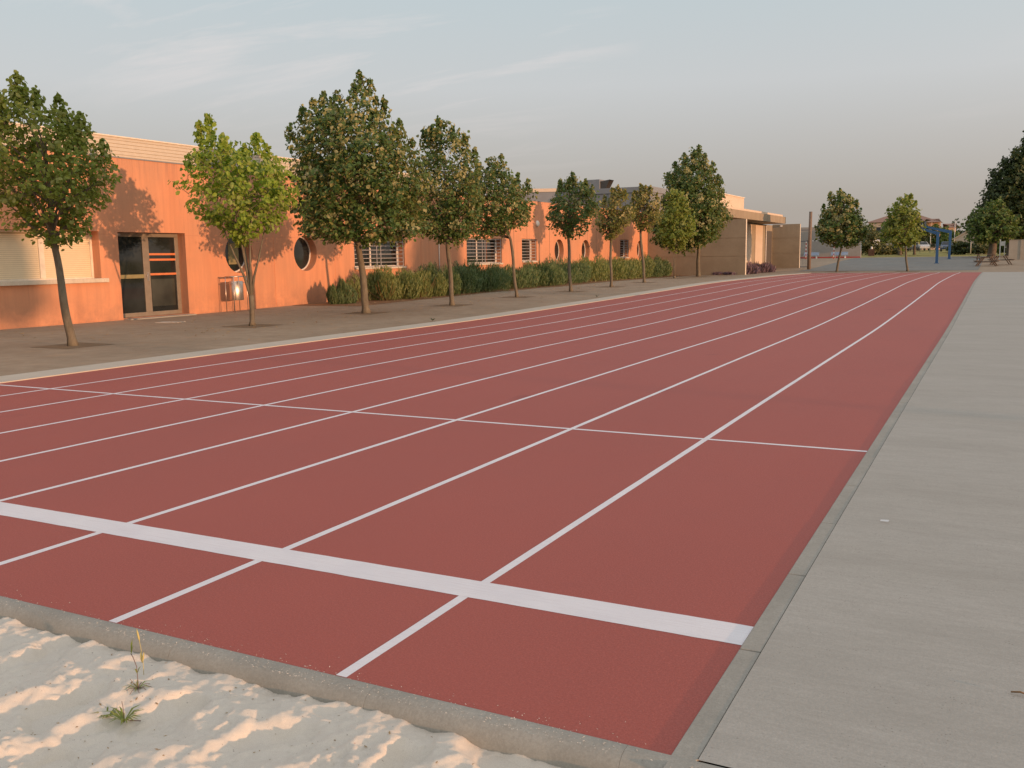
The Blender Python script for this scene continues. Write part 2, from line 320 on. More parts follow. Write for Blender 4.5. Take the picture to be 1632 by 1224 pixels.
M = dict(
    track=mk_track(), line=mk_line(), sand=mk_sand(), orange=mk_orange(), grass=mk_grass(), formwork=mk_formwork(),
    walk=mk_conc('brushed_walkway_concrete', (.385, .362, .315), (.45, .43, .385), .9, 1.0, (.55, 1.7, 1), .35),
    kerb=mk_conc('kerb_concrete', (.30, .285, .245), (.40, .38, .33), .35, 2.0),
    strip=mk_conc('strip_concrete', (.50, .45, .37), (.58, .52, .43), .2, 1.0),
    asphalt=mk_asphalt('worn_brown_asphalt', (.245, .190, .132), (.375, .298, .215)),
    court=mk_asphalt('blue_grey_court_asphalt', (.17, .175, .165), (.22, .225, .21)),
    soil=mk_asphalt('planting_soil', (.17, .09, .045), (.30, .17, .085)),
    dirt=mk_asphalt('tree_pit_dirt', (.15, .105, .065), (.25, .18, .11)),
    cream=simple('cream_metal_cladding', (.53, .475, .385), .5, .4, 0, .06), creamdk=simple('cladding_groove', (.2, .15, .11), .7),
    flash=simple('cream_flashing', (.72, .64, .52), .45), shutter=simple('cream_roller_shutter', (.70, .60, .42), .55, .35, 0, .05, 3),
    shutdark=simple('shutter_slot', (.42, .33, .2), .7), sill=mk_conc('stone_sill', (.50, .45, .36), (.66, .6, .5), .6, 6.0, (1, 1, .3), .3, (.16, .12, .09)),
    glass=mk_glass('dark_window_glass'), glass2=mk_glass('dusty_door_glass', (.045, .05, .042), .12), khaki_tint=simple('olive_reflection_and_bar', (.24, .21, .1), .7),
    frame=simple('brown_grey_door_frame', (.22, .19, .15), .4, .5), white=simple('white_window_frame', (.66, .62, .57), .5), bar=simple('grey_painted_grille', (.38, .37, .37), .45, .5),
    steel=mk_steel('brushed_steel'), orangebar=simple('orange_door_bar', (.62, .2, .08), .5), zinc=simple('grey_zinc_sheet', (.20, .215, .23), .5, .5, 0, .08, 2),
    duct=mk_steel('galvanised_duct', (.30, .32, .34), .45), lampw=simple('white_lamp_cover', (.75, .7, .62), .4), pale=simple('pale_painted_panel', (.62, .50, .38), .6, .3, 0, .05, 2),
    dark=simple('dark_recess', (.09, .08, .07), .8), roof=simple('flat_roof_gravel', (.3, .28, .25), .9, .2, 0, .2, 20),
    bark=mk_bark('grey_brown_bark', (.095, .078, .055), (.21, .175, .125)), barkd=mk_bark('dark_bark', (.09, .07, .05), (.17, .13, .10)),
    leafA=mk_leaf('green_lime_leaf', (.135, .190, .038), (.24, .285, .058), (.32, .33, .13), .6, .38),
    leafB=mk_leaf('bright_lime_leaf', (.17, .26, .032), (.29, .38, .055), (.35, .40, .13), .6, .38),
    leafC=mk_leaf('silver_lime_leaf', (.038, .086, .024), (.095, .155, .036), (.36, .345, .16), .92, .24),
    leafY=mk_leaf('yellowing_lime_leaf', (.10, .125, .032), (.18, .185, .05), (.42, .36, .16), .85, .25),
    leafD=mk_leaf('dark_tree_leaf', (.030, .052, .016), (.060, .085, .024), (.09, .11, .05), .6, .2),
    leafE=mk_leaf('mid_green_leaf', (.070, .125, .026), (.125, .175, .036), (.15, .18, .07), .6, .25),
    leafO=mk_leaf('olive_shrub_leaf', (.10, .115, .04), (.17, .165, .065), (.2, .2, .11), .6, .2),
    rose=mk_leaf('rosemary_needle', (.12, .17, .052), (.21, .25, .080), (.24, .26, .11), .5, .15),
    rosed=mk_leaf('dark_rosemary_needle', (.075, .135, .06), (.135, .20, .08), (.17, .21, .10), .5, .15),
    dry=mk_leaf('dry_stalk', (.20, .11, .05), (.28, .17, .08), (.25, .16, .08), .5, .1),
    lav=mk_leaf('lavender_spike', (.13, .075, .12), (.17, .12, .15), (.2, .15, .19), .5, .15),
    weed=mk_leaf('weed_leaf', (.16, .20, .045), (.24, .27, .06), (.28, .28, .1), .5, .3), weedp=simple('purple_weed_stem', (.18, .12, .10), .7), seed=simple('dry_seed_head', (.50, .42, .16), .8),
    litter=mk_leaf('fallen_leaf', (.22, .13, .06), (.38, .27, .14), (.4, .3, .18), .5, .1),
    blue=simple('blue_gloss_paint', (.030, .10, .23), .35, .5), bluedk=simple('dark_blue_paint', (.03, .06, .11), .5), plank=simple('pale_blue_plank', (.40, .46, .56), .5),
    red=simple('red_paint', (.45, .06, .05), .5), whitep=simple('white_paint', (.75, .73, .7), .45), blackp=simple('dark_paint', (.05, .05, .05), .5),
    rust=mk_bark('weathered_wood_pole', (.17, .12, .09), (.26, .19, .15)), wood=mk_bark('brown_picnic_wood', (.10, .07, .055), (.17, .125, .10)), brown=simple('brown_bin_wood', (.20, .09, .05), .7),
    carw=simple('silver_car_paint', (.52, .52, .52), .25, .6), carb=simple('dark_blue_car_paint', (.06, .09, .17), .25, .6), carg=simple('dark_grey_car_paint', (.12, .12, .12), .25, .6), tyre=simple('tyre_rubber', (.03, .03, .03), .8), lampg=simple('headlight_glass', (.7, .7, .68), .15),
    tile=simple('brown_roof_tile', (.30, .185, .14), .8, .2, 0, .15, 8), hwall=simple('beige_house_wall', (.55, .44, .36), .8, .2, 0, .05, 1), hlit=simple('sunlit_house_wall', (.72, .46, .32), .8), shed=simple('pale_shed_wall', (.38, .35, .31), .8), teal=simple('teal_tarpaulin', (.14, .26, .25), .6),  # warm low sun on the lit houses is put into their wall colour
    bwall=simple('beige_boundary_wall', (.36, .32, .26), .85, .2, 0, .12, 1.5), pole=simple('pale_steel_pole', (.5, .5, .46), .4), fence=simple('fence_wire', (.28, .27, .22), .6), goalwall=mk_conc('grey_playground_wall_concrete', (.33, .30, .265), (.39, .36, .32), .1, 1.0),
)

# ---------------------------------------------------------------- ground
TX0, TX1, TY0, TY1 = -11.948, -0.855, 2.734, 70.72
far_ys = frange(-60, 0, 10)[:-1] + frange(0, 70, 1)[:-1] + frange(70, 200, 2)[:-1] + frange(200, 1200, 50)
g = grid_sheet('ground', -700, 700, far_ys, -.16, M['grass'], 1); struct(g)
ysB = frange(-20, 76, 1)
o = grid_sheet('asphalt_pavement', -21.85, -12.62, ysB, .009, M['asphalt']); struct(o)
o = grid_sheet('concrete_strip', -12.62, TX0, frange(TY0 - .12, TY1, 1), .013, M['strip']); struct(o)
b = MB()
ys = frange(TY0 - .12, TY1, 1)
b.add([(TX0, y, gz(y) + dz) for y in ys for dz in (-.14, .013)], [(2*i, 2*i+1, 2*i+3, 2*i+2) for i in range(len(ys)-1)])
o = b.build('strip_kerb_face', M['strip']); struct(o)
track = grid_sheet('running_track', TX0, TX1, frange(TY0, TY1, .5), 0.0, M['track'], 4); struct(track)
def sheet_rect(name, x0, x1, y0, y1, dz, mat, parent, step=.5, wob=0.0):
    ys = frange(y0, y1, step); vs = []
    for y in ys:
        w0 = (noise.noise(Vector((x0 * 3, y * 9, 1))) + noise.noise(Vector((x0, y * 31, 2)))*.5) * wob
        w1 = (noise.noise(Vector((x1 * 3, y * 9, 5))) + noise.noise(Vector((x1, y * 31, 7)))*.5) * wob
        vs += [(x0 + w0, y, gz(y) + dz), (x1 + w1, y, gz(y) + dz)]
    o = MB().add(vs, [(2*i, 2*i+1, 2*i+3, 2*i+2) for i in range(len(ys)-1)]).build(name, mat, parent); return o
lanes = [-2.181, -3.456, -4.701, -5.976, -7.193, -8.398, -9.606, -10.784]
for i, x in enumerate(lanes):
    sheet_rect('lane_line', x - .025, x + .025, TY0 + .005, TY1 - .02, .0007, M['line'], track, .25, .0022)
def cross_line(name, y0, y1, dz, x0=TX0, x1=TX1):
    xs = frange(x0, x1 - .002, .1); vs = []
    for x in xs:
        w0 = noise.noise(Vector((x * 9, y0, 3))) * .004; w1 = noise.noise(Vector((x * 9, y1, 9))) * .004
        vs += [(x, y0 + w0, gz(y0) + dz), (x, y1 + w1, gz(y1) + dz)]
    MB().add(vs, [(2*i, 2*i+2, 2*i+3, 2*i+1) for i in range(len(xs)-1)]).build(name, M['line'], track)
cross_line('start_line', 3.682, 3.898, .0014)
cross_line('cross_line', 7.85, 7.90, .0014)
cross_line('end_line', TY1 - .14, TY1 - .02, .0014)

# kerbs: right of the track, and between track and sand pit
b = MB(); KX0, KX1 = TX1, TX1 + .085
y = TY0 - .1; k = 0
while y < TY1:
    y1 = min(y + 1.0, TY1 + .0); n = 2 if y < 14 else 1
    j = .004 if y < 30 else 0
    ysk = [y + j, y1 - j]
    zz = [gz(t) + .0065 + rng.uniform(-.001, .001) for t in ysk]
    b.add([(KX0, ysk[0], zz[0]-.2), (KX1, ysk[0], zz[0]-.2), (KX1, ysk[1], zz[1]-.2), (KX0, ysk[1], zz[1]-.2), (KX0, ysk[0], zz[0]), (KX1, ysk[0], zz[0]), (KX1, ysk[1], zz[1]), (KX0, ysk[1], zz[1])],
          [(0,3,2,1),(4,5,6,7),(0,1,5,4),(1,2,6,5),(2,3,7,6),(3,0,4,7)])
    y = y1
o = b.build('track_kerb', M['kerb'], bevel=.004); struct(o)
b = MB(); x = -14.0
prof = [(TY0 - .006, -.30), (TY0 - .006, .004), (TY0 - .012, .007), (TY0 - .045, .006), (TY0 - .068, -.001), (TY0 - .086, -.014), (TY0 - .098, -.034), (TY0 - .103, -.06), (TY0 - .105, -.30)]
while x < 7:
    x1 = x + 1.0; dzk = rng.uniform(-.0008, .0008) + 0; n = len(prof)
    b.add([(x + .0006, y_, z_ + dzk) for y_, z_ in prof] + [(x1 - .0006, y_, z_ + dzk) for y_, z_ in prof], [(k, k+1, n+k+1, n+k) for k in range(n-1)], 0, True)
    b.add([(x + .0006, y_, z_ + dzk) for y_, z_ in prof], [tuple(range(n))]); b.add([(x1 - .0006, y_, z_ + dzk) for y_, z_ in prof], [tuple(range(n))])
    x = x1
o = b.build('sand_pit_kerb', M['kerb']); struct(o)
o = MB().add([(-14, TY0 - .02, -.02), (7, TY0 - .02, -.02), (7, TY0 + .04, -.02), (-14, TY0 + .04, -.02)], [(0, 1, 2, 3)]).build('kerb_joint_gap', M['dark']); struct(o)
o = grid_sheet('concrete_walkway', KX1 + .003, 7.0, frange(TY0 - .003, TY1, .5), .0080, M['walk'], 2); struct(o)
o = grid_sheet('kerb_joint_base', KX1 - .01, KX1 + .02, frange(TY0, TY1, 1), -.01, M['dirt'], 1); struct(o)
# playground surface beyond the track
ysf = frange(TY1, 114, 1.5)
o = grid_sheet('playground_asphalt', -60, 40, ysf, .006, M['asphalt'], 1); struct(o)
ysf = frange(76.5, 112.5, 1.5)
o = grid_sheet('blue_grey_court', -14.2, -1.2, ysf, .014, M['court'], 1); struct(o)

# tree pits and planting bed
o = grid_sheet('planting_bed', -21.84, -19.0, frange(25.6, 63.2, 1), .017, M['soil'], 1); struct(o)
b = MB(); ysk = frange(36, 63.2, 1); b.add([(x, y, gz(y) + .015) for y in ysk for x in (-19.0, -18.0 if y > 40 else -18.6)], [(2*i, 2*i+1, 2*i+3, 2*i+2) for i in range(len(ysk)-1)])
o = b.build('planting_bed_edge', M['soil']); struct(o)
o = grid_sheet('concrete_wall_bed', -18.0, -15.6, frange(61.2, 63.2, .5), .020, M['soil'], 1); struct(o)

# sand pit
def sand_h(x, y):
    wx_ = x + .12 * noise.noise(Vector((x * 2.1, y * 2.3, 14))); wy_ = y + .12 * noise.noise(Vector((x * 2.4, y * 2.0, 24)))
    rid = 1 - abs(noise.noise(Vector((wx_ * 3.6, wy_ * 1.7, 0)))) * 2.2
    dig = -max(0, noise.noise(Vector((wx_ * 4.4 + 5, wy_ * 3.4, 8))) - .08) * .125      # scuffed footprints
    h = .034 * rid + dig + .014 * noise.noise(Vector((wx_ * 8.1 + 9, wy_ * 5.3, 3)))
    n1 = noise.noise(Vector((x * 19, y * 15, 6))); lump = max(0, noise.noise(Vector((x * 5, y * 5, 31))) + .1)
    h += .014 * n1 + .010 * max(0, noise.noise(Vector((x * 34, y * 31, 12)))) * (.5 + 2 * lump) + .026 * lump * abs(noise.noise(Vector((x * 30, y * 30, 2)))) + .0042 * noise.noise(Vector((x * 47, y * 43, 2))) + .0030 * noise.noise(Vector((x * 105, y * 98, 2)))
    cl = noise.noise(Vector((x * 2.3 + 40, y * 2.0, 7)))                       # loose clods thrown up beside the scuffs
    if cl > -.15:
        d0 = noise.voronoi(Vector((x * 15, y * 15, 3)))[0][0]; d1 = noise.voronoi(Vector((x * 31, y * 31, 9)))[0][0]
        h += min(1, (cl + .15) * 3) * (.022 * max(0, .55 - d0) + .012 * max(0, .5 - d1))
    edge = min(1, max(0, (2.66 - y) / .16))
    return -.062 + h * (.5 + .5 * edge) + .030 * noise.noise(Vector((x * 2.6, 3, 1))) * (1 - edge)
xs = np.arange(-5.6, 1.6, .0105); ysd = np.arange(1.0, 2.651, .0105)
V = np.array([(x, y, sand_h(x, y)) for y in ysd for x in xs]); nx = len(xs)
a = (np.arange(len(ysd)-1)[:, None] * nx + np.arange(nx-1)[None, :]).ravel()
o = raw_mesh('sand_pit', V, np.stack([a, a+1, a+nx+1, a+nx], 1), M['sand'], smooth=True); struct(o)
o = MB().add([(-20, -20, -.075), (15, -20, -.075), (15, 2.64, -.085), (-20, 2.64, -.085)], [(0, 1, 2, 3)]).build('sand_pit_floor', M['sand']); struct(o)

# bits of bark, grit and dead leaf on the sand
def scatter_bits(name, pts, smin, smax, mat, zoff, flat=.25):
    V = []; F = []
    for (x, y, z) in pts:
        s = rng.uniform(smin, smax); a = rng.uniform(0, 6.28); l = s * rng.uniform(.8, 2.2)
        c = Vector((x, y, z + zoff)); d = Vector((math.cos(a), math.sin(a), rng.uniform(-.2, .3))) * l; e = Vector((-math.sin(a), math.cos(a), rng.uniform(-.3, .3))) * s * .6; u = Vector((0, 0, s * flat))
        k = len(V); V += [c - d, c - e, c + d, c + e + u, c + u * 1.4]
        F += [(k, k+1, k+4), (k+1, k+2, k+4), (k+2, k+3, k+4), (k+3, k, k+4)]
    return raw_mesh(name, np.array(V), np.array(F), mat)
pts = []
for i in range(420):
    x, y = rng.uniform(-5, .2), rng.uniform(1.2, 2.6); pts.append((x, y, sand_h(x, y)))
o = scatter_bits('sand_debris', pts, .0022, .0065, M['litter'], .0015); tag(o, 'tiny bark and leaf bits scattered over the pale sand', 'debris', kind='stuff')

pts = []
for i in range(900):
    x = rng.gauss(rng.choice([-4.3, -3.2, -2.3, -1.4]), .28); y = TY0 - .09 + abs(rng.gauss(0, .07))
    pts.append((x, y, .0075 if y < TY0 - .01 else 0.0))
o = scatter_bits('spilled_sand', pts, .0012, .0034, M['sand'], .0005); tag(o, 'pale sand grains kicked over the kerb onto the track edge', 'sand', kind='stuff')

# ---------------------------------------------------------------- vegetation builders
def leaf_mesh(name, P, Nrm, S, mat, parent, asp=1.0, spin=None):
    """one folded six-cornered leaf per point: P centre, Nrm facing, S radius"""
    n = len(P); rv = nrg.normal(size=(n, 3)) if spin is None else spin
    Nrm = Nrm / (np.linalg.norm(Nrm, axis=1, keepdims=True) + 1e-9)
    A = np.cross(Nrm, rv); A /= np.linalg.norm(A, axis=1, keepdims=True) + 1e-9; B = np.cross(Nrm, A)
    prof = [(-1.0, 0, 0), (-.35, .78, .18), (.55, .62, .16), (1.15, 0, -.12), (.55, -.62, .16), (-.35, -.78, .18)]
    S = S[:, None]; V = np.empty((n, 6, 3))
    for i, (u, v, w) in enumerate(prof): V[:, i] = P + (B * u + A * v * asp + Nrm * w) * S
    k = np.arange(n)[:, None] * 6
    F = np.concatenate([k + np.array([[0, 1, 2, 3]]), k + np.array([[0, 3, 4, 5]])], 0)
    return raw_mesh(name, V.reshape(-1, 3), F, mat, parent)

def tree(name, base, prof, mat, leaf=.055, dens=1.0, trunk=(.1, .07), top_off=0., label='', group=None, spray=.42, stems=None, bark='bark', depth=.95, cat='tree', split=None, clump=13, gap=.16, limb_to=None, rr=None, leaders=(), pale=.12):
    bx, by, bz = base
    root = empty(name, (bx, by, bz)); tag(root, label, cat, group)
    los = Vector((bx, by, 0)).normalized()
    rr = Vector((los.y, -los.x, 0)) if rr is None else rr
    zs = [q[0] for q in prof]; cs = [(q[1] + q[2]) / 2 for q in prof]; rs = [(q[2] - q[1]) / 2 for q in prof]
    z0, z1 = zs[0], zs[-1]
    def cen(z): c = float(np.interp(z, zs, cs)); return rr * c
    def rad(z): return float(np.interp(z, zs, rs))
    # shoots
    area = sum(rs[i] ** 2 + .1 for i in range(len(rs))) / len(rs) * (z1 - z0)
    nsh = int(66 * dens * area * (.055 / leaf) ** 1.5 * (13 / clump)) + 30
    seed = bx * 3.7 + by
    P = []; N = []; ends = []; tries = 0
    wts = np.array([max(.15, float(np.interp(z, zs, rs))) ** 1.6 for z in np.linspace(z0, z1, 60)]); wts = wts / wts.sum()
    while len(ends) < nsh and tries < nsh * 6:
        tries += 1
        z = float(nrg.choice(np.linspace(z0, z1, 60), p=wts)) + rng.uniform(-.05, .05); r = rad(z)
        th = rng.uniform(0, 2 * math.pi); q = math.sqrt(rng.uniform(.05, 1.0)) if rng.random() < .45 else rng.uniform(.72, 1.02)
        lump = 1 + .30 * noise.noise(Vector((math.cos(th) * 1.6 + seed, math.sin(th) * 1.6, z * 1.7))) + .18 * noise.noise(Vector((math.cos(th) * 4 + seed, math.sin(th) * 4, z * 3.7)))
        rq = r * q * lump
        outd = rr * math.cos(th) + los * math.sin(th) * depth
        p = cen(z) + outd * rq + Vector((0, 0, z))
        if noise.noise(Vector((p.x * 1.5 + seed, p.y * 1.5, p.z * 1.5))) < -.62 + gap: continue
        hfrac = max(0, (z - z0) / (z1 - z0))
        d = (outd * (1.0 - .45 * hfrac) + Vector((0, 0, .12 + 1.1 * hfrac ** 1.3)) + Vector((rng.gauss(0, .25), rng.gauss(0, .25), rng.gauss(0, .2)))).normalized()
        L = spray * rng.uniform(.5, 1.25) * (1.0 if r > .5 else .7)
        p0 = p - d * L * .75
        ends.append((p0, d, L)); fl = -1 if rng.random() < pale * (.35 + hfrac) else 1
        for k in range(clump):
            t = (k + rng.random()) / clump
            c = p0 + d * (L * t) + Vector((0, 0, -.12 * L * t * t))
            s = L * .20 * (1.15 - .6 * t) + leaf * .5
            c = c + Vector((rng.gauss(0, s), rng.gauss(0, s), rng.gauss(0, s * .85) - leaf * .4))
            nn = outd * .65 + Vector((0, 0, .75)) + Vector((rng.gauss(0, .62), rng.gauss(0, .62), rng.gauss(0, .55)))
            if fl < 0: nn = outd * -.9 + Vector((rng.gauss(0, .45), rng.gauss(0, .45), rng.gauss(-.1, .4)))
            P.append(tuple(c)); N.append(tuple(nn))
    for (off, zt, hw) in leaders:
        dep = rng.uniform(-.35, .35) * max(.2, rad(zt - .6)); ln = hw * rng.uniform(2.4, 3.2); blob = rng.uniform(0, 50)
        tip = rr * off + los * dep + Vector((0, 0, zt)); lean = Vector((rng.gauss(0, .08), rng.gauss(0, .08), 1)).normalized()
        ends.append((tip - lean * ln, lean, ln * .95))
        for k in range(int(1.5 * ln * hw * 2 / (leaf * leaf))):
            t = rng.random() ** .9; a = rng.uniform(0, 6.283); w_ = hw * 1.15 * (1 - t) ** .42 * math.sqrt(rng.random()) * (1 + .75 * noise.noise(Vector((math.cos(a) * .9 + blob, math.sin(a) * .9, t * 3.2))))
            od = rr * math.cos(a) + los * math.sin(a)
            P.append(tuple(tip - lean * ln * (1 - t) + od * w_ + Vector((0, 0, rng.gauss(0, .03)))))
            N.append(tuple((od * .8 + Vector((rng.gauss(0, .5), rng.gauss(0, .5), rng.gauss(.3, .5)))) * (-1 if rng.random() < pale else 1)))
    P = np.array(P); N = np.array(N); S = leaf * nrg.uniform(.65, 1.25, len(P))
    leaf_mesh('crown', P, N, S, mat, root)
    # trunk and limbs in one bark mesh
    b = MB(); t0, t1 = trunk; ztop = z0 + (z1 - z0) * .72
    def axis(z):
        if z <= z0: f = z / z0; w = .03 * math.sin(z * 2.3 + seed); return rr * (top_off * f + w * math.sin(f * math.pi)) + los * (.02 * math.sin(z * 3 + seed)) + Vector((0, 0, z))
        f = (z - z0) / (z1 - z0); c = cen(z); a = rr * top_off
        return a.lerp(c, min(1, f * 1.3)) + Vector((0, 0, z))
    if stems is None:
        zz = frange(-.06, ztop, .22)
        b.tube([axis(max(z, 0)) + Vector((0, 0, min(z, 0))) for z in zz], [t0 * 1.45 if z < 0 else (t0 * 1.22 if z < .15 else (t0 + (t1 - t0) * min(1, z / z0) if z < z0 else max(.012, t1 * (1 - (z - z0) / (ztop - z0) * .85)))) for z in zz], 9)
        forks = [(z0 + (ztop - z0) * f, t1 * .5 * (1 - f * .6)) for f in (0, .04, .08, .14, .2, .27, .34, .42, .5, .6, .7)]
    else:
        zf, offs = stems
        zz = frange(-.06, zf, .15)
        b.tube([axis(max(z, 0)) for z in zz], [t0 * 1.4 if z < .02 else t0 for z in zz], 9)
        for (ox, oz) in offs:
            st = axis(zf); en = cen(z0 + oz) + rr * ox + Vector((0, 0, z0 + oz)) + los * rng.uniform(-.15, .15)
            b.tube([st - Vector((0, 0, .08)), st.lerp(en, .25) + Vector((0, 0, .07)), st.lerp(en, .6), en], [t0 * .62, t1 * .55, t1 * .45, t1 * .2], 7)
        forks = [(z0 + (ztop - z0) * f, t1 * .4 * (1 - f * .6)) for f in (.1, .2, .35, .5)]
    for zf, rf in forks:
        st = axis(zf)
        cand = [e for e in rng.sample(ends, min(40, len(ends))) if e[0].z > zf + .05]
        for e in sorted(cand, key=lambda e: abs((e[0] - st).length - .8 * rad(z0 + (z1-z0)*.4)))[:3]:
            mid = st.lerp(e[0], .5) + Vector((0, 0, -.06))
            b.tube([st, mid, e[0], e[0] + e[1] * e[2] * .6], [rf, rf * .7, rf * .4, .004], 5, cap=False)
    # twigs inside shoots near the outline
    for e in rng.sample(ends, min(len(ends), 160)):
        b.tube([e[0] - e[1] * .25, e[0] + e[1] * e[2]], [.006 + leaf * .05, .003], 3, cap=False)
    b.build('trunk', M[bark], root)
    return root

def blade_bush(name, c, rx, ry, h, mat, n=2600, w=.012, L=.30, label='', group=None, cat='bush', mat2=None, upright=1.0, base_w=.8):
    root = empty(name, c); tag(root, label, cat, group)
    seed = c[0] * 5 + c[1] * 3
    # stem tufts
    V = []; F = []
    lumps = [(rng.uniform(-.8, .8), rng.uniform(-.95, .95), rng.uniform(.62, 1.05), rng.uniform(.28, .5)) for _ in range(16)]
    cnt = 0
    while cnt < n:
        lx, ly, lh, lr = rng.choice(lumps)
        a = rng.uniform(0, 6.283); q = rng.random() ** .5
        px = (lx + math.cos(a) * q * lr * .8) * rx; py = (ly + math.sin(a) * q * lr * .8) * ry
        e = (px / rx) ** 2 + (py / ry) ** 2
        if e > 1.25: continue
        top = h * lh * (1 - .38 * min(1, q * q)) * (1 - .25 * e) * (1 + .10 * noise.noise(Vector((px * 6 + seed, py * 6, 1))))
        z = top * (rng.random() ** .6)
        z = max(.02, z)
        f = .35 + .65 * min(1, z / (h * .5)); sp = base_w + (1 - base_w) * f
        p = Vector((px * sp, py * sp, z))
        d = Vector((px / rx * .35 + rng.gauss(0, .24), py / ry * .35 + rng.gauss(0, .24), upright + rng.gauss(0, .15))).normalized()
        l = L * rng.uniform(.5, 1.2) * (1.6 if rng.random() < .04 else 1)
        s = d.cross(Vector((rng.gauss(0, 1), rng.gauss(0, 1), .2))).normalized() * w * rng.uniform(.7, 1.5)
        p0 = p - d * l * .6; p1 = p0 + d * l
        mid = p0.lerp(p1, .5) + Vector((rng.gauss(0, .1), rng.gauss(0, .1), 0)) * l * .3
        k = len(V); V += [p0 - s * .6, p0 + s * .6, mid + s, mid - s, p1 + s * .3, p1 - s * .3]
        F += [(k, k+1, k+2, k+3), (k+3, k+2, k+4, k+5)]; cnt += 1
    raw_mesh('foliage', np.array(V), np.array(F), mat, root)
    b = MB()
    for i in range(16):
        a = rng.uniform(0, 6.283); q = rng.uniform(.2, .85)
        e = Vector((math.cos(a) * q * rx, math.sin(a) * q * ry, h * rng.uniform(.35, .6)))
        b.tube([(e.x * .06, e.y * .06, -.05), (e.x * .75, e.y * .75, e.z * .5), e], [.018, .012, .006], 5, cap=False)
    b.build('stems', M['dry'], root)
    return root

# ---------------------------------------------------------------- orange school building
WX = -21.85; WT = 4.48; YA, YB = -9.0, 63.3
school = empty('school_building', (WX, 27, 0)); tag(school, 'long single storey orange rendered school building with round and barred windows', 'building')
def P0(o):  # children are modelled in world coordinates
    o.matrix_parent_inverse = school.matrix_world.inverted(); return o
school.location = (0, 0, 0)
DEP = .30
rects = [dict(k='shutter', y0=10.2, y1=17.81, z0=1.17, z1=2.46), dict(k='door', y0=18.44, y1=20.89, z0=.03, z1=2.45),
         dict(k='bars', y0=29.3, y1=32.75, z0=1.27, z1=2.47), dict(k='bars', y0=37.9, y1=41.4, z0=1.30, z1=2.49),
         dict(k='bars', y0=43.6, y1=45.35, z0=1.36, z1=2.51), dict(k='bars', y0=57.89, y1=59.45, z0=1.45, z1=2.6),
         dict(k='shutter', y0=-2.0, y1=6.5, z0=1.17, z1=2.46)]
rounds = [(23.15, 1.83), (26.45, 1.83), (48.27, 1.90), (52.1, 1.90), (61.72, 1.95)]
RR = .625; NS = 40
bm = bmesh.new()
def loop2(pts):
    vs = [bm.verts.new(p) for p in pts]; return [bm.edges.new((vs[i], vs[(i+1) % len(vs)])) for i in range(len(vs))]
E_ = loop2([(WX, YA, -.2), (WX, YB, -.2), (WX, YB, WT), (WX, YA, WT)])
for q in rects: E_ += loop2([(WX, q['y0'], q['z0']), (WX, q['y1'], q['z0']), (WX, q['y1'], q['z1']), (WX, q['y0'], q['z1'])])
def circ(y, z, r, x, n=NS): return [(x, y + r * math.cos(2*math.pi*i/n), z + r * math.sin(2*math.pi*i/n)) for i in range(n)]
for (y, z) in rounds: E_ += loop2(circ(y, z, RR, WX))
bmesh.ops.triangle_fill(bm, use_beauty=True, use_dissolve=False, edges=E_)
bmesh.ops.recalc_face_normals(bm, faces=bm.faces)
for f in bm.faces:
    if f.normal.x < 0: f.normal_flip()
me = bpy.data.meshes.new('wall'); bm.to_mesh(me); bm.free()
mb = MB(); mb.v = [tuple(v.co) for v in me.vertices]; mb.f = [tuple(p.vertices) for p in me.polygons]; mb.m = [0] * len(mb.f); mb.sm = [False] * len(mb.f)
for q in rects:
    a = [(q['y0'], q['z0']), (q['y1'], q['z0']), (q['y1'], q['z1']), (q['y0'], q['z1'])]
    for i in range(4):
        (ya, za), (yb, zb) = a[i], a[(i+1) % 4]
        mb.add([(WX, ya, za), (WX, yb, zb), (WX - DEP - .06, yb, zb), (WX - DEP - .06, ya, za)], [(0, 1, 2, 3)])
for (y, z) in rounds:
    c0, c1 = circ(y, z, RR, WX), circ(y, z, RR, WX - DEP - .06)
    mb.add(c0 + c1, [(i, (i+1) % NS, NS + (i+1) % NS, NS + i) for i in range(NS)], 0, True)
# ends, top and back of the block
mb.add([(WX, YA, -.2), (WX-14, YA, -.2), (WX-14, YA, WT), (WX, YA, WT)], [(0, 1, 2, 3)])
mb.add([(WX-14, YA, -.2), (WX-14, YB, -.2), (WX-14, YB, WT), (WX-14, YA, WT)], [(0, 1, 2, 3)])
mb.add([(WX, YA, WT), (WX-.34, YA, WT), (WX-.34, YB, WT), (WX, YB, WT)], [(0, 1, 2, 3)])
mb.build('wall', M['orange'], school)
MB().box(WX - .35, YA, 4.2, WX - 14, YB, 4.40).build('roof', M['roof'], school)
# thin metal edge along the wall top
MB().box(WX - .2, YA + .01, WT + .002, WX + .02, YB - .3, WT + .035).build('coping', M['zinc'], school)
# cream ribbed cladding above the near part
b = MB(); c1y = 36.0
b.box(WX - .36, YA, WT + .004, WX - .40, c1y, 5.10)
nb = 6
for i in range(nb):
    z = WT + .05 + i * .098
    b.box(WX - .335, YA, z, WX - .358, c1y, z + .078)
b.build('cladding', M['cream'], school)
MB().box(WX - .30, YA, 5.10, WX - 3.5, c1y, 5.135).build('cladding_cap', M['flash'], school)
MB().box(WX - .41, YA + .01, 4.41, WX - 3.4, c1y - .01, 5.09).build('roof_upstand', M['zinc'], school)

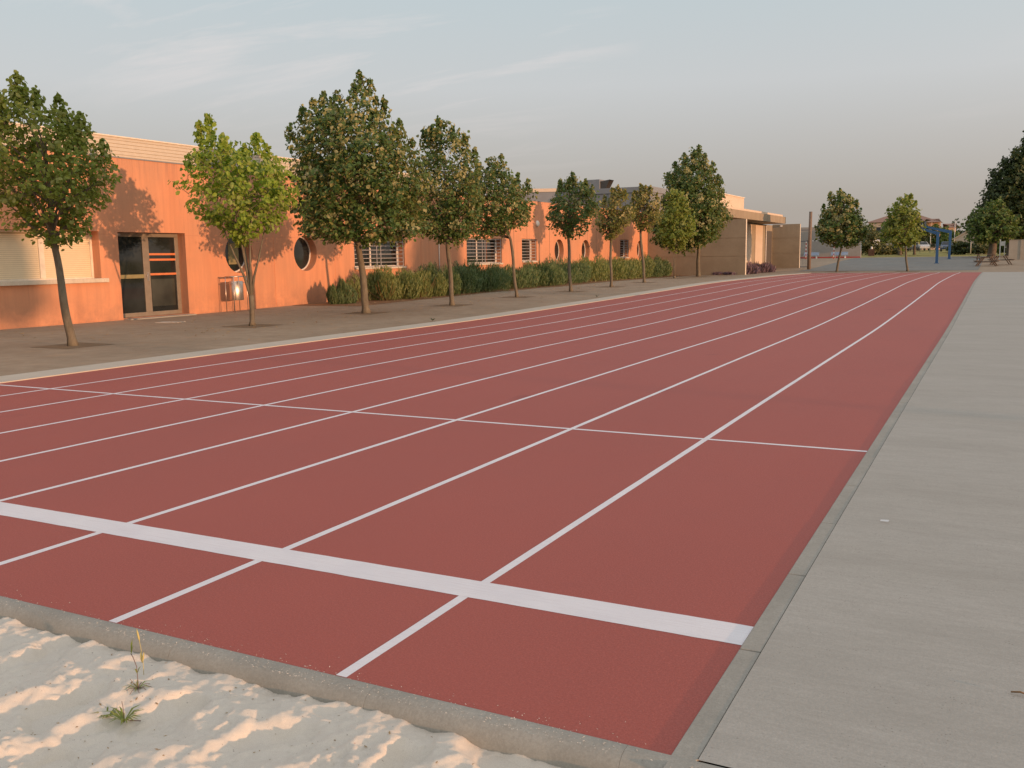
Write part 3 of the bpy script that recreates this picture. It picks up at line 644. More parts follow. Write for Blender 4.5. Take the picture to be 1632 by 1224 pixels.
def shutter_window(q):
    x = WX - DEP
    fr = MB(); y0, y1, z0, z1 = q['y0'], q['y1'], q['z0'], q['z1']
    fr.box(x - .04, y0, z1 - .05, x + .012, y1, z1); fr.box(x - .04, y0, z0, x + .012, y1, z0 + .05); fr.box(x - .04, y1 - .07, z0 + .05, x + .014, y1, z1 - .05); fr.box(x - .04, y0, z0 + .05, x + .014, y0 + .07, z1 - .05)
    w = (y1 - y0)
    muls = []; yy = y1 - 1.56
    while yy > y0 + .5: muls.append(yy); yy -= 1.60
    for m_ in muls: fr.box(x - .04, m_ - .075, z0 + .05, x + .02, m_ + .075, z1 - .05)
    win = fr.build('shutter_window', M['flash'], school, bevel=.004)
    edges = [y1 - .07] + [v for m_ in muls for v in (m_ + .075, m_ - .075)] + [y0 + .07]
    for i in range(0, len(edges) - 1, 2):
        a, c = edges[i+1], edges[i]
        s = MB(); s.box(x - .036, a, z0 + .05, x - .032, c, z1 - .05, 1)
        zz = z0 + .055
        while zz < z1 - .1:
            s.box(x - .031, a + .001, zz, x - .012, c - .001, zz + .046, 0); zz += .052
        s.build('roller_shutter', [M['shutter'], M['shutdark']], win, bevel=.003)
    sb = MB().box(WX - DEP + .015, y0 + .003, z0 - .10, WX + .10, y1 - .003, z0 + .012); sb.box(WX + .002, y1 - .003, z0 - .10, WX + .10, y1 + .17, z0 + .012)
    sb.build('sill', M['sill'], win, bevel=.01)
def barred_window(q):
    x = WX - DEP; y0, y1, z0, z1 = q['y0'], q['y1'], q['z0'], q['z1']; fr = MB()
    fr.box(x - .05, y0, z1 - .06, x, y1, z1); fr.box(x - .05, y0, z0, x, y1, z0 + .06); fr.box(x - .05, y1 - .16, z0 + .06, x + .003, y1, z1 - .06); fr.box(x - .05, y0, z0 + .06, x + .003, y0 + .06, z1 - .06)
    n = 2 if y1 - y0 > 2.4 else 1
    for i in range(1, n): m_ = y0 + (y1 - y0) * (.42); fr.box(x - .05, m_ - .045, z0 + .06, x + .003, m_ + .045, z1 - .06)
    win = fr.build('barred_window', M['white'], school, bevel=.004)
    MB().box(x - .03, y0 + .05, z0 + .05, x - .022, y1 - .05, z1 - .05).build('pane', M['glass'], win)
    gr = MB(); gx = WX - .06
    nb = 8
    for i in range(nb):
        z = z0 + .03 + (z1 - z0 - .08) * i / (nb - 1); gr.box(gx - .012, y0 + .01, z - .011, gx + .012, y1 - .04, z + .011)
    vs = [y0 + .03, y1 - .07] + ([y0 + (y1 - y0) * .44, y0 + (y1 - y0) * .52] if n == 2 else [y0 + (y1 - y0) * .55])
    for v in vs: gr.box(gx + .0125, v - .014, z0, gx + .033, v + .014, z1 - .02)
    gr.build('grille', M['bar'], win)
    MB().box(x + .003, y0 + .003, z0 - .07, WX + .07, y1 - .003, z0 + .004).build('sill', M['sill'], win, bevel=.008)
def round_window(y, z, i):
    x = WX - DEP
    N = 40; r0, r1 = RR - .005, RR - .055
    a, c = circ(y, z, r0, x + .02, N), circ(y, z, r1, x + .02, N); d = circ(y, z, r1, x - .02, N); e = circ(y, z, r0, x - .02, N)
    fr = MB(); fr.add(a + c + d + e, [(k + N*j, (k+1) % N + N*j, (k+1) % N + N*((j+1) % 4), k + N*((j+1) % 4)) for j in range(4) for k in range(N)], 0, True)
    win = fr.build('round_window', M['white'], school)
    MB().add(circ(y, z, r1 + .01, x - .004, N), [tuple(range(N))]).build('pane', M['glass'], win)
    if i == 0:
        MB().box(x - .001, y - .18, z - .34, x + .004, y + .28, z + .34).build('khaki_tint', M['khaki_tint'], win)  # khaki reflection in the pane, put in as a coloured panel
for i, (y, z) in enumerate(rounds): round_window(y, z, i)
for q in rects:
    if q['k'] == 'shutter': shutter_window(q)
    elif q['k'] == 'bars': barred_window(q)
# door
q = rects[1]; x = WX - DEP; fr = MB()
fr.box(x - .05, q['y0'], 2.33, x, q['y1'], 2.45); fr.box(x - .05, q['y0'], .03, x, q['y1'], .15)
fr.box(x - .05, q['y0'], .15, x, q['y0'] + .1, 2.33); fr.box(x - .05, q['y1'] - .14, .15, x + .003, q['y1'], 2.33); fr.box(x - .05, 19.53, .15, x + .006, 19.76, 2.33)
door = fr.build('entrance_door', M['frame'], school, bevel=.006)
MB().box(x - .035, q['y0'] + .05, .12, x - .028, 19.6, 2.36).build('pane', M['glass'], door)
MB().box(x - .035, 19.7, .12, x - .028, q['y1'] - .1, 2.36).build('pane', M['glass'], door)
MB().box(x - .027, 19.80, .30, x - .022, 20.68, 1.10).build('dusty_panel', M['glass2'], door)
cb = MB()
for z in (1.80, 1.64, 1.215): cb.box(x - .027, 19.76, z, x - .002, q['y1'] - .14, z + .06)
cb.build('crossbar', M['orangebar'], door)
MB().box(x - .027, q['y0'] + .1, 1.14, x - .002, 19.53, 1.25).build('crossbar', M['khaki_tint'], door)
hb = MB().box(x + .006, 19.63, 1.06, x + .014, 19.70, 1.30); hb.tube([(x + .014, 19.665, 1.2), (x + .06, 19.665, 1.2), (x + .06, 19.58, 1.2)], .012, 6)
hb.build('handle', M['steel'], door)
MB().box(x + .001, q['y0'] + .1, 2.36, x + .05, 18.75, 2.42).build('door_closer', M['bar'], door)
# wall lamp, pipe, joints
lb = MB(); ly, lz = 45.43, 3.32
c0 = circ(ly, lz, .17, WX + .003, 20); c1 = circ(ly, lz, .17, WX + .05, 20); c2 = circ(ly, lz, .11, WX + .10, 20)
lb.add(c0 + c1 + c2, [(k + 20*j, (k+1) % 20 + 20*j, (k+1) % 20 + 20*(j+1), k + 20*(j+1)) for j in range(2) for k in range(20)] + [tuple(range(40, 60))], 0, True)
lb.build('wall_lamp', M['lampw'], school)
MB().tube([(WX + .03, 35.42, .4), (WX + .03, 35.42, 3.0)], .022, 6).build('drainpipe', M['lampw'], school)
for y in (42.7, 44.2, 47.0, 49.9, 52.4, 53.75, 56.0):
    MB().box(WX + .0005, y - .012, .4, WX + .003, y + .012, 4.44).build('expansion_joint', M['dark'], school)
for y in (12.0, 24.8, 28.1, 34.0, 39.8):
    MB().box(WX + .0005, y - .006, .05, WX + .0025, y + .006, 4.44).build('expansion_joint', M['orangebar'], school)

# grey roof plant beyond (zinc clad volume) and duct
zb = MB(); zb.box(-21.98, 64.2, 4.0, -33, 84, 6.0); zb.box(-21.90, 64.1, 6.003, -33.1, 84.1, 6.38)
for xx in (-23.2, -25.1, -27.0, -28.9): zb.box(xx, 64.17, 4.5, xx + .03, 64.197, 5.99)
rb = zb.build('rooftop_volume', M['zinc']); tag(rb, 'grey zinc clad box rising above the orange roof, ducts on top', 'roof volume')
lo = MB(); lo.box(0, 0, 0, 4.6, 3.0, .9); lo.box(-.06, -.05, .903, 4.66, 3.0, 1.12, 1)
lo = lo.build('roof_parapet', [M['zinc'], M['pale']]); lo.location = (-30.4, 55.5, 4.95 - .02); lo.rotation_euler = (0, 0, R(27)); tag(lo, 'low rooftop box with a sunlit peach parapet above grey sheet', 'roof volume')
MB().box(-.02, 0, -.6, 4.62, 3, -.003).build('curb', M['zinc'], lo)
du = empty('ventilation_duct', (-28.5, 68, 6.38)); tag(du, 'grey ventilation duct with a flared outlet on the flat roof', 'duct')
d_ = MB(); d_.box(.15, -.5, .0, 1.35, .6, .95); d_.build('fan_box', M['zinc'], du, bevel=.02)
d_ = MB(); d_.tube([(.148, 0, .5), (-1.7, 0, .5)], .38, 18)
for k in range(6): d_.tube([(-.1 - k*.3, 0, .5), (-.14 - k*.3, 0, .5)], .40, 18)
d_.tube([(-1.7, 0, .5), (-2.05, 0, .45), (-2.3, 0, .2), (-2.35, 0, -.05)], .33, 14); d_.build('round_duct', M['duct'], du)
d_ = MB(); d_.add([(1.352, -.35, .2), (1.352, .35, .2), (1.352, .35, .8), (1.352, -.35, .8), (1.7, -.4, .02), (1.7, .4, .02), (2.15, .45, .9), (2.15, -.45, .9)], [(0, 4, 5, 1), (1, 5, 6, 2), (2, 6, 7, 3), (3, 7, 4, 0)]); d_.build('flared_outlet', M['dark'], du)
ar = empty('rooftop_hood', (-29.3, 62.5, 5.6)); tag(ar, 'small dark sloping hood on the roof beside the duct', 'roof hood')
MB().add([(0, 0, -1.1), (1.5, 0, -1.1), (1.5, 1, -1.1), (0, 1, -1.1), (.55, 0, .5), (1.5, 0, .5), (1.5, 1, .5), (.55, 1, .5)], [(0,3,2,1),(4,5,6,7),(0,1,5,4),(1,2,6,5),(2,3,7,6),(3,0,4,7)]).build('hood', M['duct'], ar)

# ---------------------------------------------------------------- concrete hall behind
hall = empty('concrete_hall', (0, 0, 0)); tag(hall, 'low grey concrete hall with flat roof slab beyond the orange building', 'building')
def jointed_wall(name, x0, x1, y0, y1, z0, z1, joints, parent, mat):
    b = MB(); zs = [z0] + [j for j in joints] + [z1]
    for i in range(len(zs) - 1):
        b.box(x0, y0, zs[i] + (.012 if i else 0), x1, y1, zs[i+1] - (.012 if i < len(zs) - 2 else 0))
    b.box(x0 + .03, y0 + .03, z0, x1 - .03, y1 - .03, z1 - .02)
    return b.build(name, mat, parent)
jointed_wall('front_wall', -21.84, -15.0, 63.305, 63.56, -.1, 3.86, [1.41, 2.62], hall, M['formwork'])
MB().box(-14.998, 63.31, .1, -14.985, 63.555, 3.855).build('sunlit_end_face', M['flash'], hall)  # pale face puts the sunlit end of the concrete wall into the colour
MB().box(-32, 63.58, -.1, -18.0, 89.5, 4.02).build('hall_body', M['formwork'], hall)
MB().box(-21.85, 63.6, 4.06, -16.3, 83.2, 4.62).build('roof_slab', M['formwork'], hall)
MB().box(-21.80, 63.65, 4.623, -16.5, 83.0, 4.80).build('slab_coping', M['pale'], hall)
MB().box(-21.8, 67, 4.802, -18.0, 75.2, 5.90).build('upper_volume', M['pale'], hall)
MB().box(-21.8, 66.9, 5.902, -17.94, 75.26, 5.96).build('upper_cap', M['flash'], hall)
pb = [(75.9, 77.9), (79.2, 81.9)]
for y0, y1 in pb:
    p_ = MB()
    for yy in frange(y0, y1 - .001, .45)[:-1]: p_.box(-17.998, yy + .01, .35, -17.95, min(y1, yy + .45) - .01, 3.9)
    p_.build('pale_panel', M['pale'], hall)
MB().tube([(-17.93, 83.1, .1), (-17.93, 83.1, 4.0)], .05, 8).build('downpipe', M['whitep'], hall)
MB().box(-17.997, 83.5, .1, -17.96, 85.7, 3.5).build('recessed_door', M['dark'], hall)
jointed_wall('end_wall', -17.99, -15.6, 86.0, 86.25, -.05, 4.1, [1.55, 2.88], hall, M['formwork'])
MB().box(-15.598, 86.005, .1, -15.585, 86.245, 4.09).build('sunlit_end_face', M['flash'], hall)  # sun on this wall end, likewise put in as a pale face
MB().tube([(-17.2, 85.95, 3.95), (-17.2, 85.85, 3.95)], .1, 10).build('round_lamp', M['lampw'], hall)

# ---------------------------------------------------------------- trees along the pavement
def pit(x, y, s=.55):
    ys = frange(y - s, y + s, .3); vs = []
    for t in ys: vs += [(x - s, t, gz(t) + .013), (x + s, t, gz(t) + .013)]
    o = MB().add(vs, [(2*i, 2*i+1, 2*i+3, 2*i+2) for i in range(len(ys)-1)]).build('tree_pit', M['dirt']); struct(o)
GT = 'trees in a row on the pavement'
T = []
T.append(tree('lime_tree', (-15.96, 12.24, 0), [(2.0, -.5, .15), (2.25, -.85, .4), (2.55, -1.0, .62), (2.93, -1.3, .91), (3.41, -1.42, 1.02), (3.77, -1.38, .91), (4.11, -1.3, .65), (4.44, -1.12, .3), (4.7, -.95, -.15), (5.02, -.72, -.46)],
    M['leafA'], .045, 2.1, (.085, .060), -.2, 'green leaning tree nearest the camera, in front of the cream shutters', GT, .34, leaders=[(-.58, 5.08, .22), (-.30, 4.85, .15), (.06, 4.72, .14), (.42, 4.38, .2), (.15, 4.5, .16), (-.95, 4.75, .2), (.80, 3.95, .15)], pale=.15))
T.append(tree('lime_tree', (-16.37, 17.66, 0), [(2.05, -.25, .3), (2.46, -.75, .72), (2.92, -1.25, 1.12), (3.37, -1.38, 1.12), (3.83, -1.2, .95), (4.2, -1.17, .62), (4.42, -1.08, -.1), (4.65, -1.0, -.5)],
    M['leafB'], .056, 1.9, (.065, .055), 0.0, 'bright yellow-green multi-stemmed tree beside the steel bin', GT, .36, stems=(.75, [(-.55, .35), (-.12, .5), (.08, .45), (.42, .3), (-.2, .9)]), gap=.1, leaders=[(-.78, 5.05, .24), (-.98, 4.9, .16), (-.45, 4.55, .16), (.33, 4.62, .19), (.55, 4.4, .15), (.05, 4.35, .15), (-1.25, 4.2, .14)], pale=.2))
T.append(tree('lime_tree', (-16.64, 22.8, 0), [(2.18, -1.0, .9), (2.45, -2.0, 1.85), (3.1, -2.15, 1.97), (3.64, -2.09, 1.92), (4.19, -2.15, 1.85), (4.73, -2.0, 1.6), (5.27, -1.7, 1.15), (5.7, -1.4, .75), (6.05, -.9, .5), (6.3, -.3, .3)],
    M['leafC'], .056, 2.1, (.115, .085), -.18, 'biggest tree of the row, dark crown with silvery leaves, beside the first barred window', GT, .45, leaders=[(.05, 6.95, .24), (.30, 6.75, .2), (-.12, 6.6, .2), (-1.0, 6.4, .24), (-.62, 6.42, .24), (.72, 6.28, .18), (.50, 6.3, .16), (-1.62, 6.02, .2), (-1.3, 6.15, .2), (1.15, 5.6, .2), (-1.95, 5.45, .18), (1.5, 5.15, .18)], pale=.16))
T.append(tree('lime_tree', (-15.96, 26.65, gz(26.65)), [(2.05, -.35, .3), (2.49, -1.15, .86), (3.09, -1.37, 1.08), (3.8, -1.35, 1.02), (4.4, -1.23, .95), (4.9, -1.01, .78), (5.4, -.8, .6), (5.88, -.72, .05)],
    M['leafC'], .055, 2.0, (.08, .062), -.12, 'silver-leaved tree just right of the biggest one, its crown half behind it', GT, .42, leaders=[(-.30, 6.02, .2), (-.55, 5.8, .18), (.15, 5.75, .18), (.52, 5.55, .18), (-.80, 5.65, .18), (.85, 5.1, .16)], pale=.20))
T.append(tree('lime_tree', (-16.05, 31.57, gz(31.57)), [(2.2, -1.75, -1.1), (2.6, -1.8, .05), (2.89, -1.85, .55), (3.47, -1.95, .75), (4.04, -1.9, .58), (4.39, -1.7, .1), (4.86, -1.5, -.4), (5.2, -1.2, -.72)],
    M['leafC'], .055, 2.0, (.062, .05), -.22, 'slender leaning tree whose crown spreads left before the second barred window', GT, .42, leaders=[(-.50, 5.25, .18), (-.75, 4.95, .16), (-1.35, 4.98, .22), (.10, 4.6, .16), (-1.0, 4.9, .16), (.45, 4.35, .14)], pale=.16))
T.append(tree('lime_tree', (-15.68, 35.79, gz(35.79)), [(2.3, -.35, .35), (2.69, -.76, .79), (3.19, -1.2, 1.15), (3.7, -.95, 1.08), (4.08, -.6, .98), (4.33, -.4, .75), (4.72, -.1, .2)],
    M['leafC'], .057, 2.0, (.072, .056), -.1, 'small tree with a pointed tip in front of the third round window', GT, .36, leaders=[(.08, 4.85, .17), (-.40, 4.55, .17), (.62, 4.55, .17), (-.1, 4.5, .15), (.9, 4.3, .14)], pale=.16))
T.append(tree('lime_tree', (-15.47, 39.84, gz(39.84)), [(2.18, -.3, .22), (2.59, -.67, .73), (3.14, -.8, 1.0), (3.69, -.5, 1.02), (4.06, -.25, .78), (4.36, .0, .55)],
    M['leafY'], .057, 2.0, (.066, .052), 0.0, 'small pinkish green tree between two other thin trees, straight pale trunk', GT, .36, leaders=[(.32, 4.5, .18), (.05, 4.4, .15), (.6, 4.35, .15), (-.3, 4.1, .14)], pale=.24))
T.append(tree('lime_tree', (-15.58, 44.66, gz(44.66)), [(2.6, -.38, .39), (3.1, -.75, .76), (3.56, -.84, .85), (4.02, -.75, .69), (4.39, -.54, .44), (4.66, -.29, .23)],
    M['leafY'], .06, 2.0, (.072, .056), -.2, 'yellowish small tree at the end of the orange wall', GT, .36, leaders=[(-.15, 4.85, .18), (.3, 4.7, .17), (.05, 4.75, .15), (-.5, 4.5, .15), (.6, 4.35, .15)], pale=.20))
T.append(tree('lime_tree', (-16.63, 52.95, gz(52.95)), [(1.76, -.37, .52), (2.47, -1.1, 1.05), (3.18, -.99, 1.11), (3.89, -.75, .96), (4.5, -.57, .67), (5.08, -.4, .31)],
    M['leafA'], .075, 2.1, (.06, .05), -.1, 'short two-stemmed green tree before the concrete wall', GT, .42, stems=(.15, [(-.12, .5), (.08, .45)])))
T.append(tree('lime_tree', (-16.58, 57.7, gz(57.7)), [(1.68, -1.6, -.4), (2.16, -2.75, .85), (3.11, -2.8, 1.65), (4.25, -2.45, 1.68), (5.4, -2.2, 1.34), (6.36, -1.9, 1.05), (7.14, -1.15, .4), (7.85, -.5, .0)],
    M['leafC'], .075, 2.1, (.135, .10), 0.0, 'tall dense egg-shaped tree standing before the grey concrete wall', GT, .55, gap=.05, leaders=[(-.05, 8.05, .28), (-.35, 7.75, .26), (-.95, 7.6, .26), (.3, 7.55, .26), (-1.5, 7.1, .26), (.75, 7.0, .24), (1.15, 6.2, .24), (-1.95, 6.5, .24), (1.45, 5.4, .22)], pale=.16))
T.append(tree('lime_tree', (-10.75, 74.6, gz(74.6)), [(2.05, -.5, 1.4), (2.45, -1.4, 1.95), (3.1, -1.65, 2.2), (3.9, -1.5, 1.85), (4.7, -1.15, 1.55), (5.3, -.75, 1.1), (6.0, -.25, .3)],
    M['leafC'], .10, 2.0, (.09, .068), .3, 'dark broad tree at the far end of the track beside the wooden pole', 'trees at the far end of the track', .5, depth=.9, leaders=[(.05, 6.15, .24), (-.6, 5.95, .24), (.7, 5.7, .24), (1.25, 5.3, .22), (-1.1, 5.1, .22)], pale=.3))
T.append(tree('lime_tree', (-5.78, 74.6, gz(74.6)), [(1.95, -.9, .4), (2.35, -1.8, .85), (3.05, -1.9, .92), (3.8, -1.65, .62), (4.6, -1.5, .45), (5.05, -.95, .25), (5.5, -.7, -.05)],
    M['leafA'], .10, 1.6, (.085, .062), -.25, 'lighter green tree at the far end of the track left of the blue hoops', 'trees at the far end of the track', .5, depth=.9, leaders=[(-.35, 5.6, .24), (-.0, 5.55, .22), (.35, 5.1, .22), (-1.0, 5.0, .22), (-1.5, 4.6, .2)], pale=.3))
for t in T: pit(t.location.x, t.location.y, .55 if t.location.y < 60 else .8)

# hedge of rosemary bushes
HB = [(-20.75, 26.75, .55, .40, .80, 'rosed', 'small dark rosemary bush standing apart at the left end of the hedge'),
      (-20.4, 29.0, 1.05, 1.15, 1.22, 'rose', 'olive rosemary bush under the first barred window'),
      (-20.3, 31.2, 1.05, 1.15, 1.18, 'rose', 'brownish rosemary bush below the right end of the first barred window'),
      (-20.2, 33.3, 1.1, 1.2, 1.30, 'rosed', 'dark green rosemary bush left of the thin white pipe'),
      (-20.1, 35.6, 1.15, 1.25, 1.33, 'rosed', 'tall dark rosemary bush right of the thin white pipe'),
      (-20.0, 38.2, 1.1, 1.35, 1.12, 'rosed', 'low rosemary bush below the second barred window'),
      (-19.9, 41.0, 1.2, 1.4, 1.20, 'rosed', 'rosemary bush at the right end of the second barred window'),
      (-19.8, 43.8, 1.25, 1.5, 1.30, 'rosed', 'rosemary bush under the small third barred window'),
      (-19.7, 46.8, 1.3, 1.6, 1.32, 'rose', 'rosemary bush between the third barred window and third round window'),
      (-19.7, 49.9, 1.3, 1.6, 1.30, 'rose', 'yellow-green rosemary bush between the two far round windows'),
      (-19.7, 52.9, 1.3, 1.6, 1.38, 'rose', 'yellow-green rosemary bush right of the fourth round window'),
      (-19.7, 55.9, 1.3, 1.6, 1.36, 'rosed', 'full dark rosemary bush left of the last barred window'),
      (-20.0, 58.4, 1.05, 1.2, 1.22, 'rosed', 'rosemary bush under the last barred window'),
      (-20.3, 60.7, .75, .75, .95, 'rose', 'low rosemary bush at the right end of the hedge by the concrete wall')]
for (x, y, rx, ry, h, mt, lb_) in HB:
    far = y / 30
    blade_bush('rosemary_bush', (x + .12, y, gz(y) + .02), rx * 1.15, ry * 1.28, h * 1.12, M[mt], int(12500 if y < 42 else 8500), .0060 * far + .003, .16, lb_, 'rosemary hedge along the orange wall')
blade_bush('lavender_bush', (-16.1, 67.5, gz(67) + .02), 1.0, 2.3, .78, M['lav'], 3200, .03, .34, 'purple lavender bush in front of the sunlit panels, nearer one', 'lavender by the concrete hall', 'bush')
blade_bush('lavender_bush', (-16.4, 74.5, gz(74) + .02), 1.0, 3.2, .85, M['lav'], 3600, .03, .34, 'purple lavender bush before the dark end wall, farther one', 'lavender by the concrete hall', 'bush')
blade_bush('lavender_bush', (-16.3, 62.3, gz(62.3) + .02), .9, .45, .20, M['lav'], 900, .02, .2, 'low purple plant tuft at the foot of the concrete wall', None, 'plant')

# fallen leaves on pavement and bed
pts = []
for i in range(1500):
    y = rng.uniform(13, 62); x = rng.choice([rng.gauss(-19.1, .5), rng.uniform(-21.5, -13.2), rng.gauss(-16.2, .7)])
    if x < -21.7 or x > -12.8: continue
    pts.append((x, y, gz(y) + .022))
for i in range(500): y = rng.uniform(60.5, 63.1); pts.append((rng.uniform(-21, -15.4), y, gz(y) + .022))
o = scatter_bits('fallen_leaves', pts, .012, .032, M['litter'], .003, .2); tag(o, 'dry fallen leaves scattered over the pavement and hedge bed', 'leaves', kind='stuff')

# ---------------------------------------------------------------- small things near by
def weed_blades(b, base, n, L, spread, w, up=.6):
    for i in range(n):
        a = rng.uniform(0, 6.283); d = Vector((math.cos(a) * spread, math.sin(a) * spread, up)).normalized(); l = L * rng.uniform(.5, 1.1)
        p = Vector(base); s = Vector((-math.sin(a), math.cos(a), 0)) * w
        q1 = p + d * l * .5 + Vector((0, 0, l * .12)); q2 = p + d * l + Vector((0, 0, -l * .12))
        b.add([p - s * .4, p + s * .4, q1 + s, q1 - s, q2], [(0, 1, 2, 3), (3, 2, 4)])
wx, wy = -2.86, 2.36; wz = sand_h(wx, wy)
w = empty('weed_plant', (wx, wy, wz)); tag(w, 'purple-stemmed weed with narrow upright leaves in the sand, middle of three', 'weed')
b = MB(); b.tube([(0, 0, -.01), (-.004, .004, .04), (-.012, .01, .085), (-.035, .016, .115), (-.05, .02, .125)], .0016, 5); b.tube([(0, 0, 0), (.012, -.01, .03)], .001, 4); b.tube([(0, 0, 0), (-.03, -.01, .04)], .0009, 4)
for k in range(9): a = k * .7; b.tube([(0, 0, .004), (math.cos(a) * .03, math.sin(a) * .03, .012), (math.cos(a) * .055, math.sin(a) * .05, .002)], .0011, 4)
b.build('stem', M['weedp'], w)
b = MB(); weed_blades(b, (-.05, .02, .123), 3, .06, .3, .0035, 1.0); weed_blades(b, (-.006, .005, .06), 3, .045, .6, .003, 1.0); weed_blades(b, (0, 0, .003), 9, .07, 1.0, .003, .25); b.build('foliage', M['weed'], w)
wx, wy = -2.74, 2.19; wz = sand_h(wx, wy)
w = empty('weed_plant', (wx, wy, wz)); tag(w, 'low yellow-green grassy weed spreading on the sand, lowest of three', 'weed')
b = MB(); weed_blades(b, (0, 0, .004), 30, .10, 1.0, .0035, .45); weed_blades(b, (-.09, .0, .004), 18, .06, 1.0, .003, .4); b.build('foliage', M['weed'], w)
b = MB(); b.tube([(0, 0, 0), (0, 0, .05), (-.005, 0, .08)], .0012, 5); b.tube([(-.02, .01, 0), (.05, .03, .003)], .002, 5); b.build('stem', M['weedp'], w)
wx, wy = -2.99, 2.50; wz = sand_h(wx, wy)
w = empty('dry_grass_stalk', (wx, wy, wz)); tag(w, 'thin dry grass stalk with two yellow seed heads reaching over the kerb', 'grass stalk')
b = MB(); b.tube([(.01, -.01, -.01), (0, 0, .05), (-.02, .01, .11), (-.045, .02, .165)], .0012, 5); b.build('stem', M['seed'], w)
for (p, q) in (((-.03, .015, .13), (-.048, .02, .178)), ((-.004, 0, .05), (.004, .004, .095)), ((-.006, 0, .05), (-.016, .004, .09))):
    p, q = Vector(p), Vector(q); MB().tube([p, p.lerp(q, .3), p.lerp(q, .7), q], [.001, .0042, .0036, .0008], 6).build('seed_head', M['seed'], w)
b = MB(); b.add([(0, 0, 0), (.045, -.012, .004), (.05, .0, .012), (.0, .012, .006)], [(0, 1, 2, 3)]); o = b.build('paper_scrap', M['whitep']); o.location = (-.54, 5.77, gz(5.8) + .016); tag(o, 'small white scrap lying on the grey walkway', 'scrap')
b = MB(); b.tube([(0, 0, 0), (.03, .004, .004), (.055, -.004, .001)], [.003, .004, .002], 5); o = b.build('twig', M['dry']); o.location = (.12, 3.65, .018); tag(o, 'little brown twig on the walkway near the right edge', 'twig')
b = MB().box(-.32, -.22, 0, .32, .22, .012); o = b.build('paving_patch', M['strip']); o.location = (-19.6, 18.05, gz(18) + .010); o.rotation_euler = (0, 0, .3); tag(o, 'pale flat slab on the pavement outside the glass door', 'slab')
sb = MB().box(WX - .29, 18.45, -.05, WX + .30, 20.88, .022); o = sb.build('door_step', M['kerb'], bevel=.006); tag(o, 'low concrete step under the glass entrance door', 'step')
# weeds at the strip edge
for (x, y, lb_) in ((-12.9, 31.8, 'dark weed tuft at the pavement edge beside the concrete strip, farther one'), (-12.75, 20.3, 'flat dry weed at the pavement edge beside the concrete strip, nearer one')):
    b = MB(); weed_blades(b, (0, 0, .0), 26, .16, 1.0, .008, .5); o = b.build('weed_tuft', M['leafD']); o.location = (x, y, gz(y) + .03); tag(o, lb_, 'weed')

# steel litter bin
bn = empty('litter_bin', (-21.32, 22.38, .009)); tag(bn, 'brushed steel litter bin hung in a tubular frame against the orange wall', 'litter bin')
for sx, sy in ((1, -1), (1, 1), (-1, -1), (-1, 1)):
    MB().tube([(sx * .17, sy * .29, 0), (sx * .17, sy * .29, 1.10)], .012, 8).build('leg', M['steel'], bn)
b = MB(); b.tube([(.17, -.29, 1.10), (.17, .29, 1.10), (-.17, .29, 1.10), (-.17, -.29, 1.10), (.17, -.29, 1.10)], .016, 8); b.tube([(0, -.29, .9), (0, -.24, .9)], .012, 6); b.tube([(0, .29, .9), (0, .24, .9)], .012, 6); b.tube([(-.17, -.29, .9), (.17, -.29, .9)], .012, 6); b.tube([(-.17, .29, .9), (.17, .29, .9)], .012, 6)
b.build('top_rail', M['steel'], bn)
b = MB(); n = 36; vs = []
for (r, z) in ((.235, .36), (.24, .365), (.24, .95), (.232, .955), (.23, .95), (.23, .38)):
    vs += [(r * .8 * math.cos(2*math.pi*k/n), r * math.sin(2*math.pi*k/n), z) for k in range(n)]
b.add(vs, [(k + n*j, (k+1) % n + n*j, (k+1) % n + n*(j+1), k + n*(j+1)) for j in range(5) for k in range(n)] + [tuple(range(n)), tuple(range(5*n, 6*n))], 0, True); b.build('bucket', M['steel'], bn)

# ---------------------------------------------------------------- things beyond the track
p = empty('wooden_pole', (-14.17, 82.6, gz(82.6))); tag(p, 'tall weathered brown pole standing right of the concrete hall', 'pole')
MB().tube([(0, 0, -.1), (.01, 0, 2.4), (.03, 0, 4.8)], [.15, .14, .125], 12).build('shaft', M['rust'], p); MB().tube([(.03, 0, 4.8), (.03, 0, 4.84)], .135, 12).build('cap', M['zinc'], p)
gt = empty('metal_gate', (-15.75, 87.0, gz(87))); tag(gt, 'open dark blue steel frame gate between concrete end wall and brown pole', 'gate')
b = MB()
for x in (-.55, .78): b.box(x - .03, -.03, 0, x + .03, .03, 3.35)
for z in (.04, 2.3, 3.29): b.box(-.52, -.028, z, .75, .028, z + .05)
b.build('frame', M['bluedk'], gt)
b = MB()
for i in range(9): x = -.4 + i * .13; b.box(x, -.008, .09, x + .012, .008, 1.2)
b.build('lower_bars', M['bluedk'], gt)
bw = MB(); zg = gz(113.5)
bw.box(-26, 113.5, zg - .2, -16.2, 113.75, 4.47); bw.box(-16.198, 113.5, zg - .2, -13.85, 113.75, 2.78); bw.box(-26, 113.47, zg, -13.86, 113.498, zg + .14, 1)
o = bw.build('backstop_wall', [M['goalwall'], M['red']]); tag(o, 'grey concrete playground wall behind the striped goal', 'wall')
pf = MB(); pf.tube([(0, 0, 0), (0, 0, 1.85), (-.28, 0, 2.2)], .045, 8); o = pf.build('fence_post', M['whitep']); o.location = (-13.7, 112.6, gz(112.6)); tag(o, 'white post with bent top at the right end of the grey playground wall', 'post')
